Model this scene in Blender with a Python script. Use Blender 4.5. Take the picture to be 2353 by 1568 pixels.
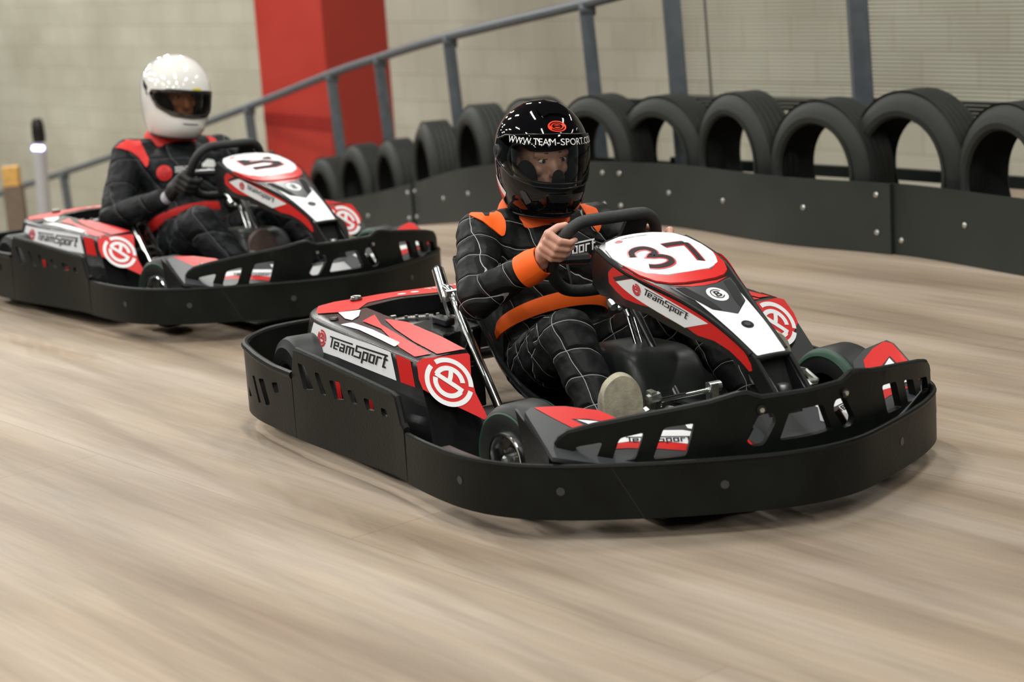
import bpy, bmesh, math, random
from mathutils import Vector, Matrix, Euler
from mathutils.geometry import delaunay_2d_cdt
from mathutils.bvhtree import BVHTree
random.seed(7)
SC=bpy.context.scene
for o in list(bpy.data.objects): bpy.data.objects.remove(o)
COL=SC.collection
# ---------------------------------------------------------------- camera
cd=bpy.data.cameras.new('camera'); cam=bpy.data.objects.new('camera',cd); COL.objects.link(cam); SC.camera=cam
pitch,roll=.20698,.06636
cp,sp,cr,sr=math.cos(pitch),math.sin(pitch),math.cos(roll),math.sin(roll)
fw=Vector((0,cp,-sp)); up=Vector((0,sp,cp)); rt=Vector((1,0,0))
r2=cr*rt-sr*up; u2=cr*up+sr*rt
M=Matrix((r2,u2,-fw)).transposed().to_4x4(); M.translation=Vector((0,0,1.365))
cam.matrix_world=M
cd.sensor_width=36; cd.lens=4498.6/2353*36; cd.clip_end=200
cd.dof.use_dof=True; cd.dof.focus_distance=5.15; cd.dof.aperture_fstop=3.0
# ---------------------------------------------------------------- light
SC.view_settings.view_transform='Standard'; SC.view_settings.look='None'
SC.view_settings.gamma=1; SC.view_settings.use_curve_mapping=False
SC.view_settings.exposure=0.03
wd=bpy.data.worlds.new('hall'); SC.world=wd; wd.use_nodes=True
wd.node_tree.nodes['Background'].inputs[0].default_value=(.80,.86,.88,1)
wd.node_tree.nodes['Background'].inputs[1].default_value=.12
def area(x,y,z,sx,sy,power,rz=0,col=(1,.985,.935),tilt=(0,0)):
    l=bpy.data.lights.new('tube_or_fill_light','AREA'); l.shape='RECTANGLE'; l.size=sx; l.size_y=sy; l.energy=power; l.color=col
    o=bpy.data.objects.new('tube_or_fill_light',l); COL.objects.link(o); o.location=(x,y,z); o.rotation_euler=(tilt[0],tilt[1],rz)
for ix in range(-3,3):
    for iy in range(-1,8):
        if (iy>1 or -3<ix<2) and (iy>-1 or -2<ix<2) and not (ix>0 and iy>=4) and not (ix==0 and iy>=5): area(ix*3.3+(.9 if iy%2 else -.3)-.03*iy*iy,iy*3.1-.6,4.1,.16,1.5,((66 if ix<1 else 40) if iy>=0 else 48)+(2.6 if ix<-1 else 1.6 if ix<0 else .5)*max(0,iy-2)**2,rz=.35)  # ceiling tubes; the front row behind the camera is added fill for the drivers
# ---------------------------------------------------------------- materials
MAT={}
def mat(name,col,rough=.5,metal=0,spec=.5,noise=0,nscale=20,bump=0,bscale=200,coat=0,trans=0,emit=0,alpha=1,sheen=0):
    m=bpy.data.materials.new(name); m.use_nodes=True; nt=m.node_tree; b=nt.nodes['Principled BSDF']
    b.inputs['Base Color'].default_value=(*col,1); b.inputs['Roughness'].default_value=rough
    b.inputs['Metallic'].default_value=metal; b.inputs['Specular IOR Level'].default_value=spec
    b.inputs['Coat Weight'].default_value=coat; b.inputs['Coat Roughness'].default_value=.05
    b.inputs['Transmission Weight'].default_value=trans
    if sheen: b.inputs['Sheen Weight'].default_value=sheen
    if emit: b.inputs['Emission Color'].default_value=(*col,1); b.inputs['Emission Strength'].default_value=emit
    b.inputs['Alpha'].default_value=alpha
    if noise or bump:
        tc=nt.nodes.new('ShaderNodeTexCoord')
    if noise:
        n=nt.nodes.new('ShaderNodeTexNoise'); n.inputs['Scale'].default_value=nscale; n.inputs['Detail'].default_value=5
        nt.links.new(tc.outputs['Object'],n.inputs['Vector'])
        mx=nt.nodes.new('ShaderNodeMix'); mx.data_type='RGBA'; mx.blend_type='MULTIPLY'; mx.inputs[0].default_value=1
        cr_=nt.nodes.new('ShaderNodeMapRange'); cr_.inputs[1].default_value=.3; cr_.inputs[2].default_value=.7
        cr_.inputs[3].default_value=1-noise; cr_.inputs[4].default_value=1+noise
        nt.links.new(n.outputs['Fac'],cr_.inputs[0])
        mx.inputs[6].default_value=(*col,1); nt.links.new(cr_.outputs[0],mx.inputs[7])
        nt.links.new(mx.outputs[2],b.inputs['Base Color'])
        rr=nt.nodes.new('ShaderNodeMapRange'); rr.inputs[3].default_value=max(0,rough-.12); rr.inputs[4].default_value=min(1,rough+.12)
        nt.links.new(n.outputs['Fac'],rr.inputs[0]); nt.links.new(rr.outputs[0],b.inputs['Roughness'])
    if bump:
        n2=nt.nodes.new('ShaderNodeTexNoise'); n2.inputs['Scale'].default_value=bscale; n2.inputs['Detail'].default_value=4
        nt.links.new(tc.outputs['Object'],n2.inputs['Vector'])
        bp=nt.nodes.new('ShaderNodeBump'); bp.inputs['Strength'].default_value=bump; bp.inputs['Distance'].default_value=.01
        nt.links.new(n2.outputs['Fac'],bp.inputs['Height']); nt.links.new(bp.outputs[0],b.inputs['Normal'])
    MAT[name]=m; return m
mat('bumper_plastic',(.0062,.0078,.0066),.42,spec=.16,noise=.35,nscale=9,bump=.08,bscale=120)
mat('gloss_plastic',(.009,.010,.010),.26,spec=.4,noise=.04,nscale=6)
mat('grey_plastic',(.035,.040,.044),.40,noise=.15)
mat('seat_plastic',(.012,.014,.014),.30)
mat('tank_plastic',(.022,.026,.025),.40,spec=.4)
mat('frame_paint',(.006,.007,.007),.35)
mat('red_vinyl',(.62,.016,.014),.33,spec=.4)
mat('white_vinyl',(.80,.81,.82),.38,spec=.4)
mat('black_vinyl',(.012,.012,.014),.3)
mat('charcoal_vinyl',(.045,.048,.052),.32)
mat('print_black',(.015,.013,.015),.6,spec=.2)
mat('print_red',(.55,.02,.03),.35)
mat('chrome',(.72,.75,.74),.16,metal=1)
mat('zinc',(.60,.64,.60),.34,metal=1,noise=.2,nscale=60)
mat('dark_metal',(.10,.10,.10),.35,metal=.9)
mat('tyre_rubber',(.012,.014,.014),.5,spec=.35,noise=.25,nscale=14)
mat('tyre_green',(.008,.055,.028),.5)
mat('grip_rubber',(.016,.018,.018),.5,bump=.3,bscale=400)
mat('skin',(.63,.33,.24),.45,noise=.12,nscale=30)
mat('nail_blue',(.03,.09,.36),.15,coat=1)
mat('suit_orange',(1.0,.135,.004),.62,bump=.1,bscale=500)
mat('suit_red',(.72,.018,.014),.62,bump=.1,bscale=500)
mat('helmet_black',(.003,.003,.004),.05,spec=.38)
mat('helmet_white',(.84,.83,.79),.10,coat=1)
mat('visor_rim',(.015,.016,.016),.3)
mat('emblem_red',(.90,.05,.012),.3)
mat('print_white',(.88,.88,.88),.4)
mat('shoe_sole',(.42,.39,.29),.8,noise=.2,nscale=50,bump=.15,bscale=200)
mat('shoe_upper',(.30,.27,.22),.8,noise=.2)
mat('dark_sole',(.085,.055,.045),.7,noise=.2)
mat('glove_black',(.014,.016,.014),.6)
mat('glove_grey',(.50,.50,.55),.6)
mat('lining',(.008,.008,.008),.9)
mat('iris_dark',(.03,.02,.015),.2)
mat('eye_white',(.75,.70,.66),.3)
mat('brow',(.08,.045,.03),.8)
mat('barrier_plastic',(.021,.027,.0235),.42,noise=.22,nscale=3,bump=.05,bscale=60)
mat('barrier_dark',(.013,.019,.016),.42,noise=.22,nscale=3)
mat('bolt_zinc',(.62,.64,.62),.3,metal=1)
mat('tyre_liner',(.006,.006,.006),.9)
mat('old_tyre',(.0165,.0190,.0160),.60,spec=.35,noise=.35,nscale=7,bump=.1,bscale=60)
mat('rail_paint',(.085,.10,.115),.45,noise=.15)
mat('mesh_wire',(.20,.20,.165),.5)
mat('column_red',(.44,.035,.024),.42,noise=.06,nscale=2)
mat('column_red_shade',(.30,.012,.008),.5,noise=.1,nscale=2)
mat('timber',(.62,.36,.10),.6,noise=.2)
mat('brown_paint',(.16,.12,.085),.6,noise=.15)
mat('badge_yellow',(.75,.65,.05),.4)
mat('beacon_blue',(.45,.42,1.0),.3,emit=9)
mat('clear_grey',(.42,.43,.44),.3,alpha=1)
mat('ceiling_paint',(.10,.10,.10),.9)
# visors: real tinted polycarbonate, thin
def visor_mat(name,tint,op):
    m=bpy.data.materials.new(name); m.use_nodes=True; nt=m.node_tree; nt.nodes.clear()
    o=nt.nodes.new('ShaderNodeOutputMaterial'); t=nt.nodes.new('ShaderNodeBsdfTransparent'); g=nt.nodes.new('ShaderNodeBsdfGlossy')
    t.inputs[0].default_value=(*tint,1); g.inputs['Roughness'].default_value=.03
    fr=nt.nodes.new('ShaderNodeFresnel'); fr.inputs[0].default_value=1.42
    ad=nt.nodes.new('ShaderNodeMath'); ad.operation='ADD'; ad.inputs[1].default_value=op
    mx=nt.nodes.new('ShaderNodeMixShader')
    nt.links.new(fr.outputs[0],ad.inputs[0]); nt.links.new(ad.outputs[0],mx.inputs[0]); nt.links.new(t.outputs[0],mx.inputs[1]); nt.links.new(g.outputs[0],mx.inputs[2]); nt.links.new(mx.outputs[0],o.inputs[0])
    MAT[name]=m
visor_mat('visor_clear',(.86,.88,.87),.0)
visor_mat('visor_smoke',(.80,.74,.66),.0)
def quilt_mat(name,base,line,sp,wid,amt):
    """black quilted cloth with a diamond stitch"""
    m=bpy.data.materials.new(name); m.use_nodes=True; nt=m.node_tree; b=nt.nodes['Principled BSDF']
    b.inputs['Roughness'].default_value=.55; b.inputs['Specular IOR Level'].default_value=.18
    tc=nt.nodes.new('ShaderNodeTexCoord'); L=nt.links
    def dist(vec,off):
        nz=nt.nodes.new('ShaderNodeTexNoise'); nz.inputs['Scale'].default_value=6
        L.new(tc.outputs['Object'],nz.inputs['Vector'])
        d=nt.nodes.new('ShaderNodeVectorMath'); d.operation='DOT_PRODUCT'; d.inputs[1].default_value=vec
        L.new(tc.outputs['Object'],d.inputs[0])
        a0=nt.nodes.new('ShaderNodeMath'); a0.operation='MULTIPLY_ADD'; a0.inputs[1].default_value=.035; L.new(nz.outputs['Fac'],a0.inputs[0]); L.new(d.outputs['Value'],a0.inputs[2])
        a=nt.nodes.new('ShaderNodeMath'); a.operation='MULTIPLY_ADD'; a.inputs[1].default_value=1/sp; a.inputs[2].default_value=off; L.new(a0.outputs[0],a.inputs[0])
        f=nt.nodes.new('ShaderNodeMath'); f.operation='PINGPONG'; f.inputs[1].default_value=.5; L.new(a.outputs[0],f.inputs[0])
        return f
    f1=dist((.62,.45,.64),.1); f2=dist((-.60,.35,.72),.3)
    mn=nt.nodes.new('ShaderNodeMath'); mn.operation='MINIMUM'; L.new(f1.outputs[0],mn.inputs[0]); L.new(f2.outputs[0],mn.inputs[1])
    lt=nt.nodes.new('ShaderNodeMath'); lt.operation='LESS_THAN'; lt.inputs[1].default_value=wid/sp/2; L.new(mn.outputs[0],lt.inputs[0])
    ml=nt.nodes.new('ShaderNodeMath'); ml.operation='MULTIPLY'; ml.inputs[1].default_value=amt; L.new(lt.outputs[0],ml.inputs[0])
    mx=nt.nodes.new('ShaderNodeMix'); mx.data_type='RGBA'; mx.inputs[6].default_value=(*base,1); mx.inputs[7].default_value=(*line,1)
    L.new(ml.outputs[0],mx.inputs[0]); L.new(mx.outputs[2],b.inputs['Base Color'])
    mr=nt.nodes.new('ShaderNodeMapRange'); mr.inputs[1].default_value=0; mr.inputs[2].default_value=.12; L.new(mn.outputs[0],mr.inputs[0])
    n=nt.nodes.new('ShaderNodeTexNoise'); n.inputs['Scale'].default_value=14; n.inputs['Detail'].default_value=3; L.new(tc.outputs['Object'],n.inputs['Vector'])
    s=nt.nodes.new('ShaderNodeMath'); s.operation='ADD'; L.new(mr.outputs[0],s.inputs[0]); L.new(n.outputs['Fac'],s.inputs[1])
    bp=nt.nodes.new('ShaderNodeBump'); bp.inputs['Strength'].default_value=.55; bp.inputs['Distance'].default_value=.012
    L.new(s.outputs[0],bp.inputs['Height']); L.new(bp.outputs[0],b.inputs['Normal'])
    MAT[name]=m
quilt_mat('quilt_black',(.0065,.0078,.0078),(.55,.57,.56),.078,.0014,.8)
quilt_mat('quilt_dark',(.010,.012,.013),(.20,.22,.22),.11,.0020,.5)
# ---- surfaces and outlines in the kart's own frame
def hermite(pts,x):
    n=len(pts)
    if x<=pts[0][0]:
        m=(pts[1][1]-pts[0][1])/(pts[1][0]-pts[0][0]);return pts[0][1]+m*(x-pts[0][0])
    if x>=pts[-1][0]:
        m=(pts[-1][1]-pts[-2][1])/(pts[-1][0]-pts[-2][0]);return pts[-1][1]+m*(x-pts[-1][0])
    i=0
    while x>pts[i+1][0]: i+=1
    def sl(k):
        a=max(k-1,0);b=min(k+1,n-1);return (pts[b][1]-pts[a][1])/(pts[b][0]-pts[a][0])
    x0,y0=pts[i];x1,y1=pts[i+1];h=x1-x0;t=(x-x0)/h
    m0,m1=sl(i)*h,sl(i+1)*h
    return (2*t**3-3*t*t+1)*y0+(t**3-2*t*t+t)*m0+(-2*t**3+3*t*t)*y1+(t**3-t*t)*m1
class Curve2:
    """smooth plan curve by arc length (Catmull-Rom through pts)"""
    def __init__(s,pts,closed=False,n=10):
        P=[];m=len(pts)
        rng=range(m) if closed else range(m-1)
        for i in rng:
            if closed: a,b,c,d=pts[(i-1)%m],pts[i],pts[(i+1)%m],pts[(i+2)%m]
            else: a,b,c,d=pts[max(i-1,0)],pts[i],pts[i+1],pts[min(i+2,m-1)]
            for k in range(n):
                t=k/n
                P.append(tuple(.5*((2*b[j])+(-a[j]+c[j])*t+(2*a[j]-5*b[j]+4*c[j]-d[j])*t*t+(-a[j]+3*b[j]-3*c[j]+d[j])*t**3) for j in(0,1)))
        P.append(tuple(pts[0]) if closed else tuple(pts[-1]))
        s.P=P;s.S=[0.]
        for p,q in zip(P,P[1:]): s.S.append(s.S[-1]+math.hypot(q[0]-p[0],q[1]-p[1]))
        s.L=s.S[-1];s.closed=closed
    def _i(s,u):
        if s.closed: u%=s.L
        lo,hi=0,len(s.S)-1
        while hi-lo>1:
            m=(lo+hi)//2
            if s.S[m]<=u: lo=m
            else: hi=m
        return lo,(u-s.S[lo])/max(1e-9,s.S[hi]-s.S[lo])
    def at(s,u):
        i,t=s._i(u);a,b=s.P[i],s.P[i+1]
        return (a[0]+(b[0]-a[0])*t,a[1]+(b[1]-a[1])*t)
    def nrm(s,u,d=.01):
        a=s.at(u-d);b=s.at(u+d)
        if not s.closed:
            a=s.at(max(0,u-d));b=s.at(min(s.L,u+d))
        x,y=b[0]-a[0],b[1]-a[1];l=math.hypot(x,y) or 1
        return (y/l,-x/l)
def sym_open(half):
    """half: from the middle (y=0) to the right end (y<0) -> full, left end to right end"""
    return [(x,-y) for x,y in half[::-1] if y!=0]+list(half)
# bumper outline, right half from the nose to the tail
BH=[(1.07,0),(1.057,-.1),(1.02,-.2),(.965,-.32),(.895,-.44),(.815,-.55),(.72,-.635),(.60,-.685),(.44,-.703),(.22,-.703),(0,-.72),(-.22,-.745),(-.42,-.756),(-.60,-.760),(-.745,-.735),(-.85,-.66),(-.91,-.55),(-.92,-.3),(-.92,0)]
BL_=[(1.057,.1),(1.015,.2),(.957,.315),(.895,.42),(.82,.512),(.735,.565),(.62,.592),(.44,.60),(.22,.603),(0,.62),(-.22,.66),(-.42,.70),(-.60,.725),(-.75,.72),(-.86,.665),(-.91,.55),(-.92,.3)]
BAND=Curve2(BH+BL_[::-1],closed=True)   # s=0 nose, going right, tail, left
FH=[(.995,0),(.985,-.07),(.968,-.149),(.93,-.26),(.875,-.375),(.82,-.47),(.777,-.529),(.74,-.57)]
FENCE=Curve2(sym_open(FH))
SH=[(.18,-.122),(.28,-.132),(.38,-.142),(.47,-.138),(.58,-.106),(.70,-.074),(.80,-.057),(.90,-.047),(1.0,-.045)]
SIDE=Curve2(SH)
ZC=[(.2,.556),(.283,.554),(.38,.532),(.472,.5055),(.56,.476),(.641,.447),(.761,.393),(.858,.340),(.92,.303)]
def S_top(x,y,d=0): return (x,y,hermite(ZC,x)-.6*y*y+d)
def wallS(C):
    def f(s,z,d=0):
        p=C.at(s);n=C.nrm(s);return (p[0]+n[0]*d,p[1]+n[1]*d,z)
    return f
PODC=[(-.74,-.50),(-.68,-.548),(-.60,-.574),(-.45,-.584),(-.2,-.58),(.096,-.567)]
def pod_y(x): return hermite(PODC,x)
def S_pods(x,z,d=0): return (x,pod_y(x)-.22*(.285-z)-d,z)
ZP=[(-.80,.285),(-.74,.297),(-.60,.303),(-.4,.300),(-.2,.294),(.096,.285)]
def pod_z(x,y):
    z=hermite(ZP,x); e=abs(y)
    return z+ .02*max(0,min(1,(.56-e)/.25)) if e>.2 else z+.02
def S_podt(x,y,d=0): return (x,y,pod_z(x,y)+d)
SF_SLOTS=[[(1.752,0.248),(1.71,0.246),(1.665,0.188),(1.726,0.178)],[(1.653,0.237),(1.629,0.239),(1.597,0.183),(1.625,0.18)],[(1.576,0.228),(1.519,0.231),(1.503,0.187),(1.554,0.179)],[(1.482,0.216),(1.444,0.222),(1.432,0.186),(1.46,0.183)],[(1.396,0.21),(1.35,0.211),(1.339,0.185),(1.383,0.181)],[(1.305,0.201),(1.272,0.2),(1.271,0.182),(1.3,0.18)]]
RR_SLOTS=[[(2.159,0.114),(2.127,0.088),(2.158,0.082)],[(2.099,0.155),(2.077,0.157),(2.04,0.086),(2.059,0.082)],[(2.042,0.156),(2.004,0.162),(1.968,0.093),(2.001,0.086)],[(1.945,0.161),(1.906,0.168),(1.898,0.14),(1.931,0.134)]]
PT_STRIP=[(-0.425,-0.558),(-0.416,-0.525),(-0.291,-0.517),(-0.103,-0.52),(-0.076,-0.548),(-0.171,-0.545),(-0.324,-0.544)]
PT_WHITER=[(-0.563,-0.505),(-0.529,-0.45),(-0.467,-0.482),(-0.439,-0.515),(-0.476,-0.521)]
PT_REDMID=[(-0.403,-0.499),(-0.441,-0.445),(-0.32,-0.478),(-0.11,-0.496),(0.067,-0.51),(0.057,-0.552),(-0.056,-0.542),(-0.278,-0.497)]
PT_REDIN=[(-0.364,-0.448),(-0.351,-0.438),(-0.282,-0.417),(-0.062,-0.418),(0.1,-0.429),(0.083,-0.5),(-0.079,-0.491),(-0.245,-0.471)]
PS_RED=[(-0.017,0.286),(0.067,0.283),(0.112,0.221),(0.03,0.221)]
SD_RED=[(0.184,0.49),(0.204,0.503),(0.232,0.51),(0.268,0.508),(0.316,0.494),(0.379,0.474),(0.443,0.453),(0.505,0.427),(0.57,0.397),(0.581,0.396),(0.628,0.372),(0.665,0.34),(0.681,0.32),(0.684,0.305),(0.673,0.302),(0.645,0.321),(0.607,0.342),(0.555,0.359),(0.501,0.366),(0.487,0.371),(0.461,0.384),(0.399,0.4),(0.356,0.42),(0.311,0.425),(0.258,0.433),(0.22,0.447),(0.185,0.463),(0.183,0.484)]
SD_BLACK=[(0.208,0.48),(0.28,0.497),(0.299,0.49),(0.224,0.472)]
SD_WHITE=[(0.224,0.472),(0.297,0.487),(0.42,0.441),(0.537,0.399),(0.46,0.381),(0.375,0.411),(0.312,0.436)]
PF_RED=[(0.1,-0.568,0.28),(0.095,-0.548,0.287),(0.102,-0.423,0.283),(0.106,-0.42,0.277),(0.143,-0.438,0.232),(0.175,-0.444,0.194),(0.214,-0.438,0.146),(0.222,-0.438,0.136),(0.224,-0.449,0.134),(0.2,-0.491,0.161),(0.17,-0.546,0.196),(0.149,-0.578,0.22),(0.13,-0.579,0.244)]
PS_WHITE=[(-0.551,0.289),(-0.511,0.289),(-0.475,0.289),(-0.265,0.289),(-0.156,0.289),(-0.047,0.287),(0.006,0.221),(-0.136,0.223),(-0.359,0.225),(-0.514,0.221),(-0.567,0.234),(-0.588,0.26),(-0.574,0.289)]
PS_LOW=[[(-.515,.185),(-.489,.19),(-.415,.125),(-.447,.122)],[(-.28,.18),(-.254,.184),(-.215,.133),(-.242,.128)],[(-.065,.170),(-.045,.172),(-.027,.138),(-.049,.136)]]
PFA=(0.096, -0.567, 0.285)
PFB=(0.1, -0.417, 0.285)
PFC=(0.223, -0.444, 0.135)
FXY=[(.16,.115),(.2,.124),(.28,.133),(.38,.143),(.47,.139),(.58,.107),(.70,.075),(.80,.058),(.862,.050),(1,.046)]
def FX_Y(x): return hermite(FXY,x)
DT={'F1': [[-0.2, 0.0, 0.5], [-0.8713, 0.4657, -0.1546], [0.479, 0.8756, -0.0621], [-0.1065, 0.1282, 0.986]], 'shR1': [(-0.247,0.0652), (-0.242,0.0689), (-0.1974,0.083), (-0.1776,0.0837), (-0.1355,0.0677), (-0.1224,0.0455), (-0.1207,0.0232), (-0.1236,0.0059), (-0.1318,0.0017), (-0.1529,0.0207), (-0.1851,0.0454), (-0.2222,0.0622)], 'strapR1': [(-0.2011,0.0887), (-0.185,0.0985), (-0.1553,0.1035), (-0.1244,0.1072), (-0.1157,0.085), (-0.1553,0.0961), (-0.1665,0.0899), (-0.1603,0.0776), (-0.1776,0.0776), (-0.1974,0.0825)], 'shL1': [(0.0801,0.1003), (0.131,0.0822), (0.1407,0.0604), (0.1444,0.0302), (0.136,0.0108), (0.119,0.0326), (0.1044,0.0604)], 'word1': [(-0.0385,-0.0692), (0.02035802469135803,0.004345679012345679), (-0.002181818181818181,0.02090909090909091)], 'kart1': [(0.0659,-0.0667), (0.1265,-0.0546)], 'F2': [[-0.25, 0.0, 0.5], [-0.8934, 0.4371, -0.1036], [0.4457, 0.8914, -0.0821], [-0.0564, 0.1195, 0.9912]], 'shR2': [(-0.2817,0.0576), (-0.2636,0.0731), (-0.1939,0.1181), (-0.1817,0.0886), (-0.1619,0.0472), (-0.1446,0.0135), (-0.1466,-0.0098), (-0.1555,-0.0228), (-0.183,0.0161), (-0.2182,0.0446), (-0.2639,0.0565)], 'shL2': [(0.0835,0.1201), (0.1221,0.1045), (0.1526,0.0639), (0.1187,0.055), (0.1011,0.0889)], 'emb2': [(-0.0833,-0.044), 0.031599999999999996], 'w2a': [(-0.0527,-0.0178), (0.022,-0.0179), (0.0165,-0.0413), (-0.0403,-0.0422)], 'w2b': [(0.0687,-0.0049), (0.0897,0.016), (0.1155,0.0133), (0.1256,-0.0049), (0.1177,-0.018), (0.0685,-0.0179)]}
# ---------------------------------------------------------------- mesh helpers
DZ=0.0
def inpoly(p,poly):
    x,y=p; c=False; n=len(poly); j=n-1
    for i in range(n):
        xi,yi=poly[i]; xj,yj=poly[j]
        if (yi>y)!=(yj>y) and x<(xj-xi)*(y-yi)/(yj-yi)+xi: c=not c
        j=i
    return c
class Acc:
    """collects shapes and builds them as one mesh object"""
    def __init__(s): s.v=[]; s.f=[]; s.m=[]; s.mats=[]
    def mi(s,name):
        if name not in s.mats: s.mats.append(name)
        return s.mats.index(name)
    def add(s,vs,fs,m):
        o=len(s.v); k=s.mi(m); s.v+= [tuple(v) for v in vs]
        for f in fs: s.f.append(tuple(o+i for i in f)); s.m.append(k)
        return s
    def build(s,name,parent=None,smooth=35,bevel=0,sub=0,dz=None):
        me=bpy.data.meshes.new(name); z=DZ if dz is None else dz
        me.from_pydata([(a,b,c+z) for a,b,c in s.v],[],s.f)
        for n in s.mats: me.materials.append(MAT[n])
        for p,k in zip(me.polygons,s.m): p.material_index=k
        me.validate(); me.update()
        if smooth:
            bm=bmesh.new(); bm.from_mesh(me)
            a=math.radians(smooth)
            for f in bm.faces: f.smooth=True
            for e in bm.edges:
                if len(e.link_faces)!=2 or e.calc_face_angle(0)>a: e.smooth=False
            bm.to_mesh(me); bm.free()
        o=bpy.data.objects.new(name,me); COL.objects.link(o)
        if parent is not None: o.parent=parent
        if bevel:
            b=o.modifiers.new('bevel','BEVEL'); b.width=bevel; b.segments=2; b.limit_method='ANGLE'; b.angle_limit=math.radians(40)
        if sub:
            b=o.modifiers.new('sub','SUBSURF'); b.levels=sub; b.render_levels=sub
        return o
def dens(poly,h):
    out=[]; n=len(poly)
    for i in range(n):
        a,b=poly[i],poly[(i+1)%n]; L=math.hypot(b[0]-a[0],b[1]-a[1]); k=max(1,int(math.ceil(L/h)))
        for j in range(k): out.append((a[0]+(b[0]-a[0])*j/k,a[1]+(b[1]-a[1])*j/k))
    return out
def rnd(poly,r,seg=4):
    """round the corners of a polygon"""
    out=[]; n=len(poly)
    for i in range(n):
        p=Vector(poly[i]); a=Vector(poly[i-1])-p; b=Vector(poly[(i+1)%n])-p
        la,lb=a.length,b.length
        if la<1e-6 or lb<1e-6: continue
        d=min(r,la*.45,lb*.45); A=p+a/la*d; B=p+b/lb*d
        for k in range(seg+1):
            t=k/seg; q=A*(1-t)**2+p*2*t*(1-t)+B*t*t; out.append((q.x,q.y))
    return out
def tri2(outer,holes,h):
    pts=[];edges=[]
    loops=[dens(outer,h)]+[dens(q,h) for q in holes]
    for L in loops:
        o=len(pts); pts+=L; edges+=[(o+i,o+(i+1)%len(L)) for i in range(len(L))]
    xs=[p[0] for p in loops[0]]; ys=[p[1] for p in loops[0]]
    nx=int((max(xs)-min(xs))/h); ny=int((max(ys)-min(ys))/h)
    if nx*ny<60000:
        for i in range(1,nx+1):
            for j in range(1,ny+1):
                p=(min(xs)+(i-.5+.13*(j%2))*(max(xs)-min(xs))/max(1,nx),min(ys)+(j-.5)*(max(ys)-min(ys))/max(1,ny))
                if inpoly(p,loops[0]) and not any(inpoly(p,q) for q in loops[1:]): pts.append(p)
    r=delaunay_2d_cdt([Vector(p) for p in pts],edges,[],0,1e-6)
    vs=[(v.x,v.y) for v in r[0]]; fs=[]
    for f in r[2]:
        c=(sum(vs[i][0] for i in f)/len(f),sum(vs[i][1] for i in f)/len(f))
        if inpoly(c,loops[0]) and not any(inpoly(c,q) for q in loops[1:]): fs.append(tuple(f))
    return vs,fs
def sheet(acc,outer,S,m,holes=(),thick=0,d=0,h=.02,sy=1,edge=None):
    """triangulate a 2D outline with holes, map it on surface S(u,v,d), give it thickness; sy=-1 mirrors to the left side"""
    vs,fs=tri2(outer,holes,h)
    def mp(p,dd):
        q=S(p[0],p[1],dd); return (q[0],sy*q[1],q[2])
    A=[mp(p,d) for p in vs]
    if not thick: acc.add(A,fs,m); return
    B=[mp(p,d-thick) for p in vs]; n=len(A)
    ec={}
    for f in fs:
        for i in range(len(f)):
            a,b=f[i],f[(i+1)%len(f)]
            ec[(a,b)]=1
    side=[(b,a,a+n,b+n) for (a,b) in ec if (b,a) not in ec]
    acc.add(A+B,fs+[tuple(i+n for i in reversed(f)) for f in fs]+side,m)
def box(acc,c,s,m,rot=None):
    v=[]
    for i in(-1,1):
        for j in(-1,1):
            for k in(-1,1):
                p=Vector((i*s[0]/2,j*s[1]/2,k*s[2]/2))
                if rot: p=Euler(rot).to_matrix()@p
                v.append(p+Vector(c))
    acc.add(v,[(0,1,3,2),(4,6,7,5),(0,4,5,1),(2,3,7,6),(0,2,6,4),(1,5,7,3)],m)
def smooth_path(pts,n=6):
    P=[Vector(p) for p in pts]; out=[]; m=len(P)
    for i in range(m-1):
        a,b,c,d=P[max(i-1,0)],P[i],P[i+1],P[min(i+2,m-1)]
        for k in range(n):
            t=k/n; out.append(.5*((2*b)+(-a+c)*t+(2*a-5*b+4*c-d)*t*t+(-a+3*b-3*c+d)*t**3))
    out.append(P[-1]); return out
def tube(acc,pts,r,m,seg=12,closed=False,smooth=0,caps=True,ell=None):
    P=smooth_path(pts,smooth) if smooth else [Vector(p) for p in pts]
    n=len(P); rr=r if isinstance(r,(list,tuple)) else [r]*n
    if len(rr)!=n: rr=[rr[min(len(rr)-1,int(i*(len(rr)-1)/(n-1)+.5))] for i in range(n)]
    T=[]
    for i in range(n):
        a=P[(i-1)%n] if (closed or i>0) else P[i]; b=P[(i+1)%n] if (closed or i<n-1) else P[i]
        T.append((b-a).normalized())
    N=T[0].orthogonal().normalized(); V=[]
    for i in range(n):
        N=(N-T[i]*N.dot(T[i])).normalized(); Bn=T[i].cross(N)
        for k in range(seg):
            a=2*math.pi*k/seg; V.append(P[i]+(N*math.cos(a)+Bn*math.sin(a))*rr[i])
    F=[]
    for i in range(n if closed else n-1):
        j=(i+1)%n
        for k in range(seg): F.append((i*seg+k,i*seg+(k+1)%seg,j*seg+(k+1)%seg,j*seg+k))
    if caps and not closed:
        F.append(tuple(range(seg-1,-1,-1))); F.append(tuple((n-1)*seg+k for k in range(seg)))
    acc.add(V,F,m)
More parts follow.
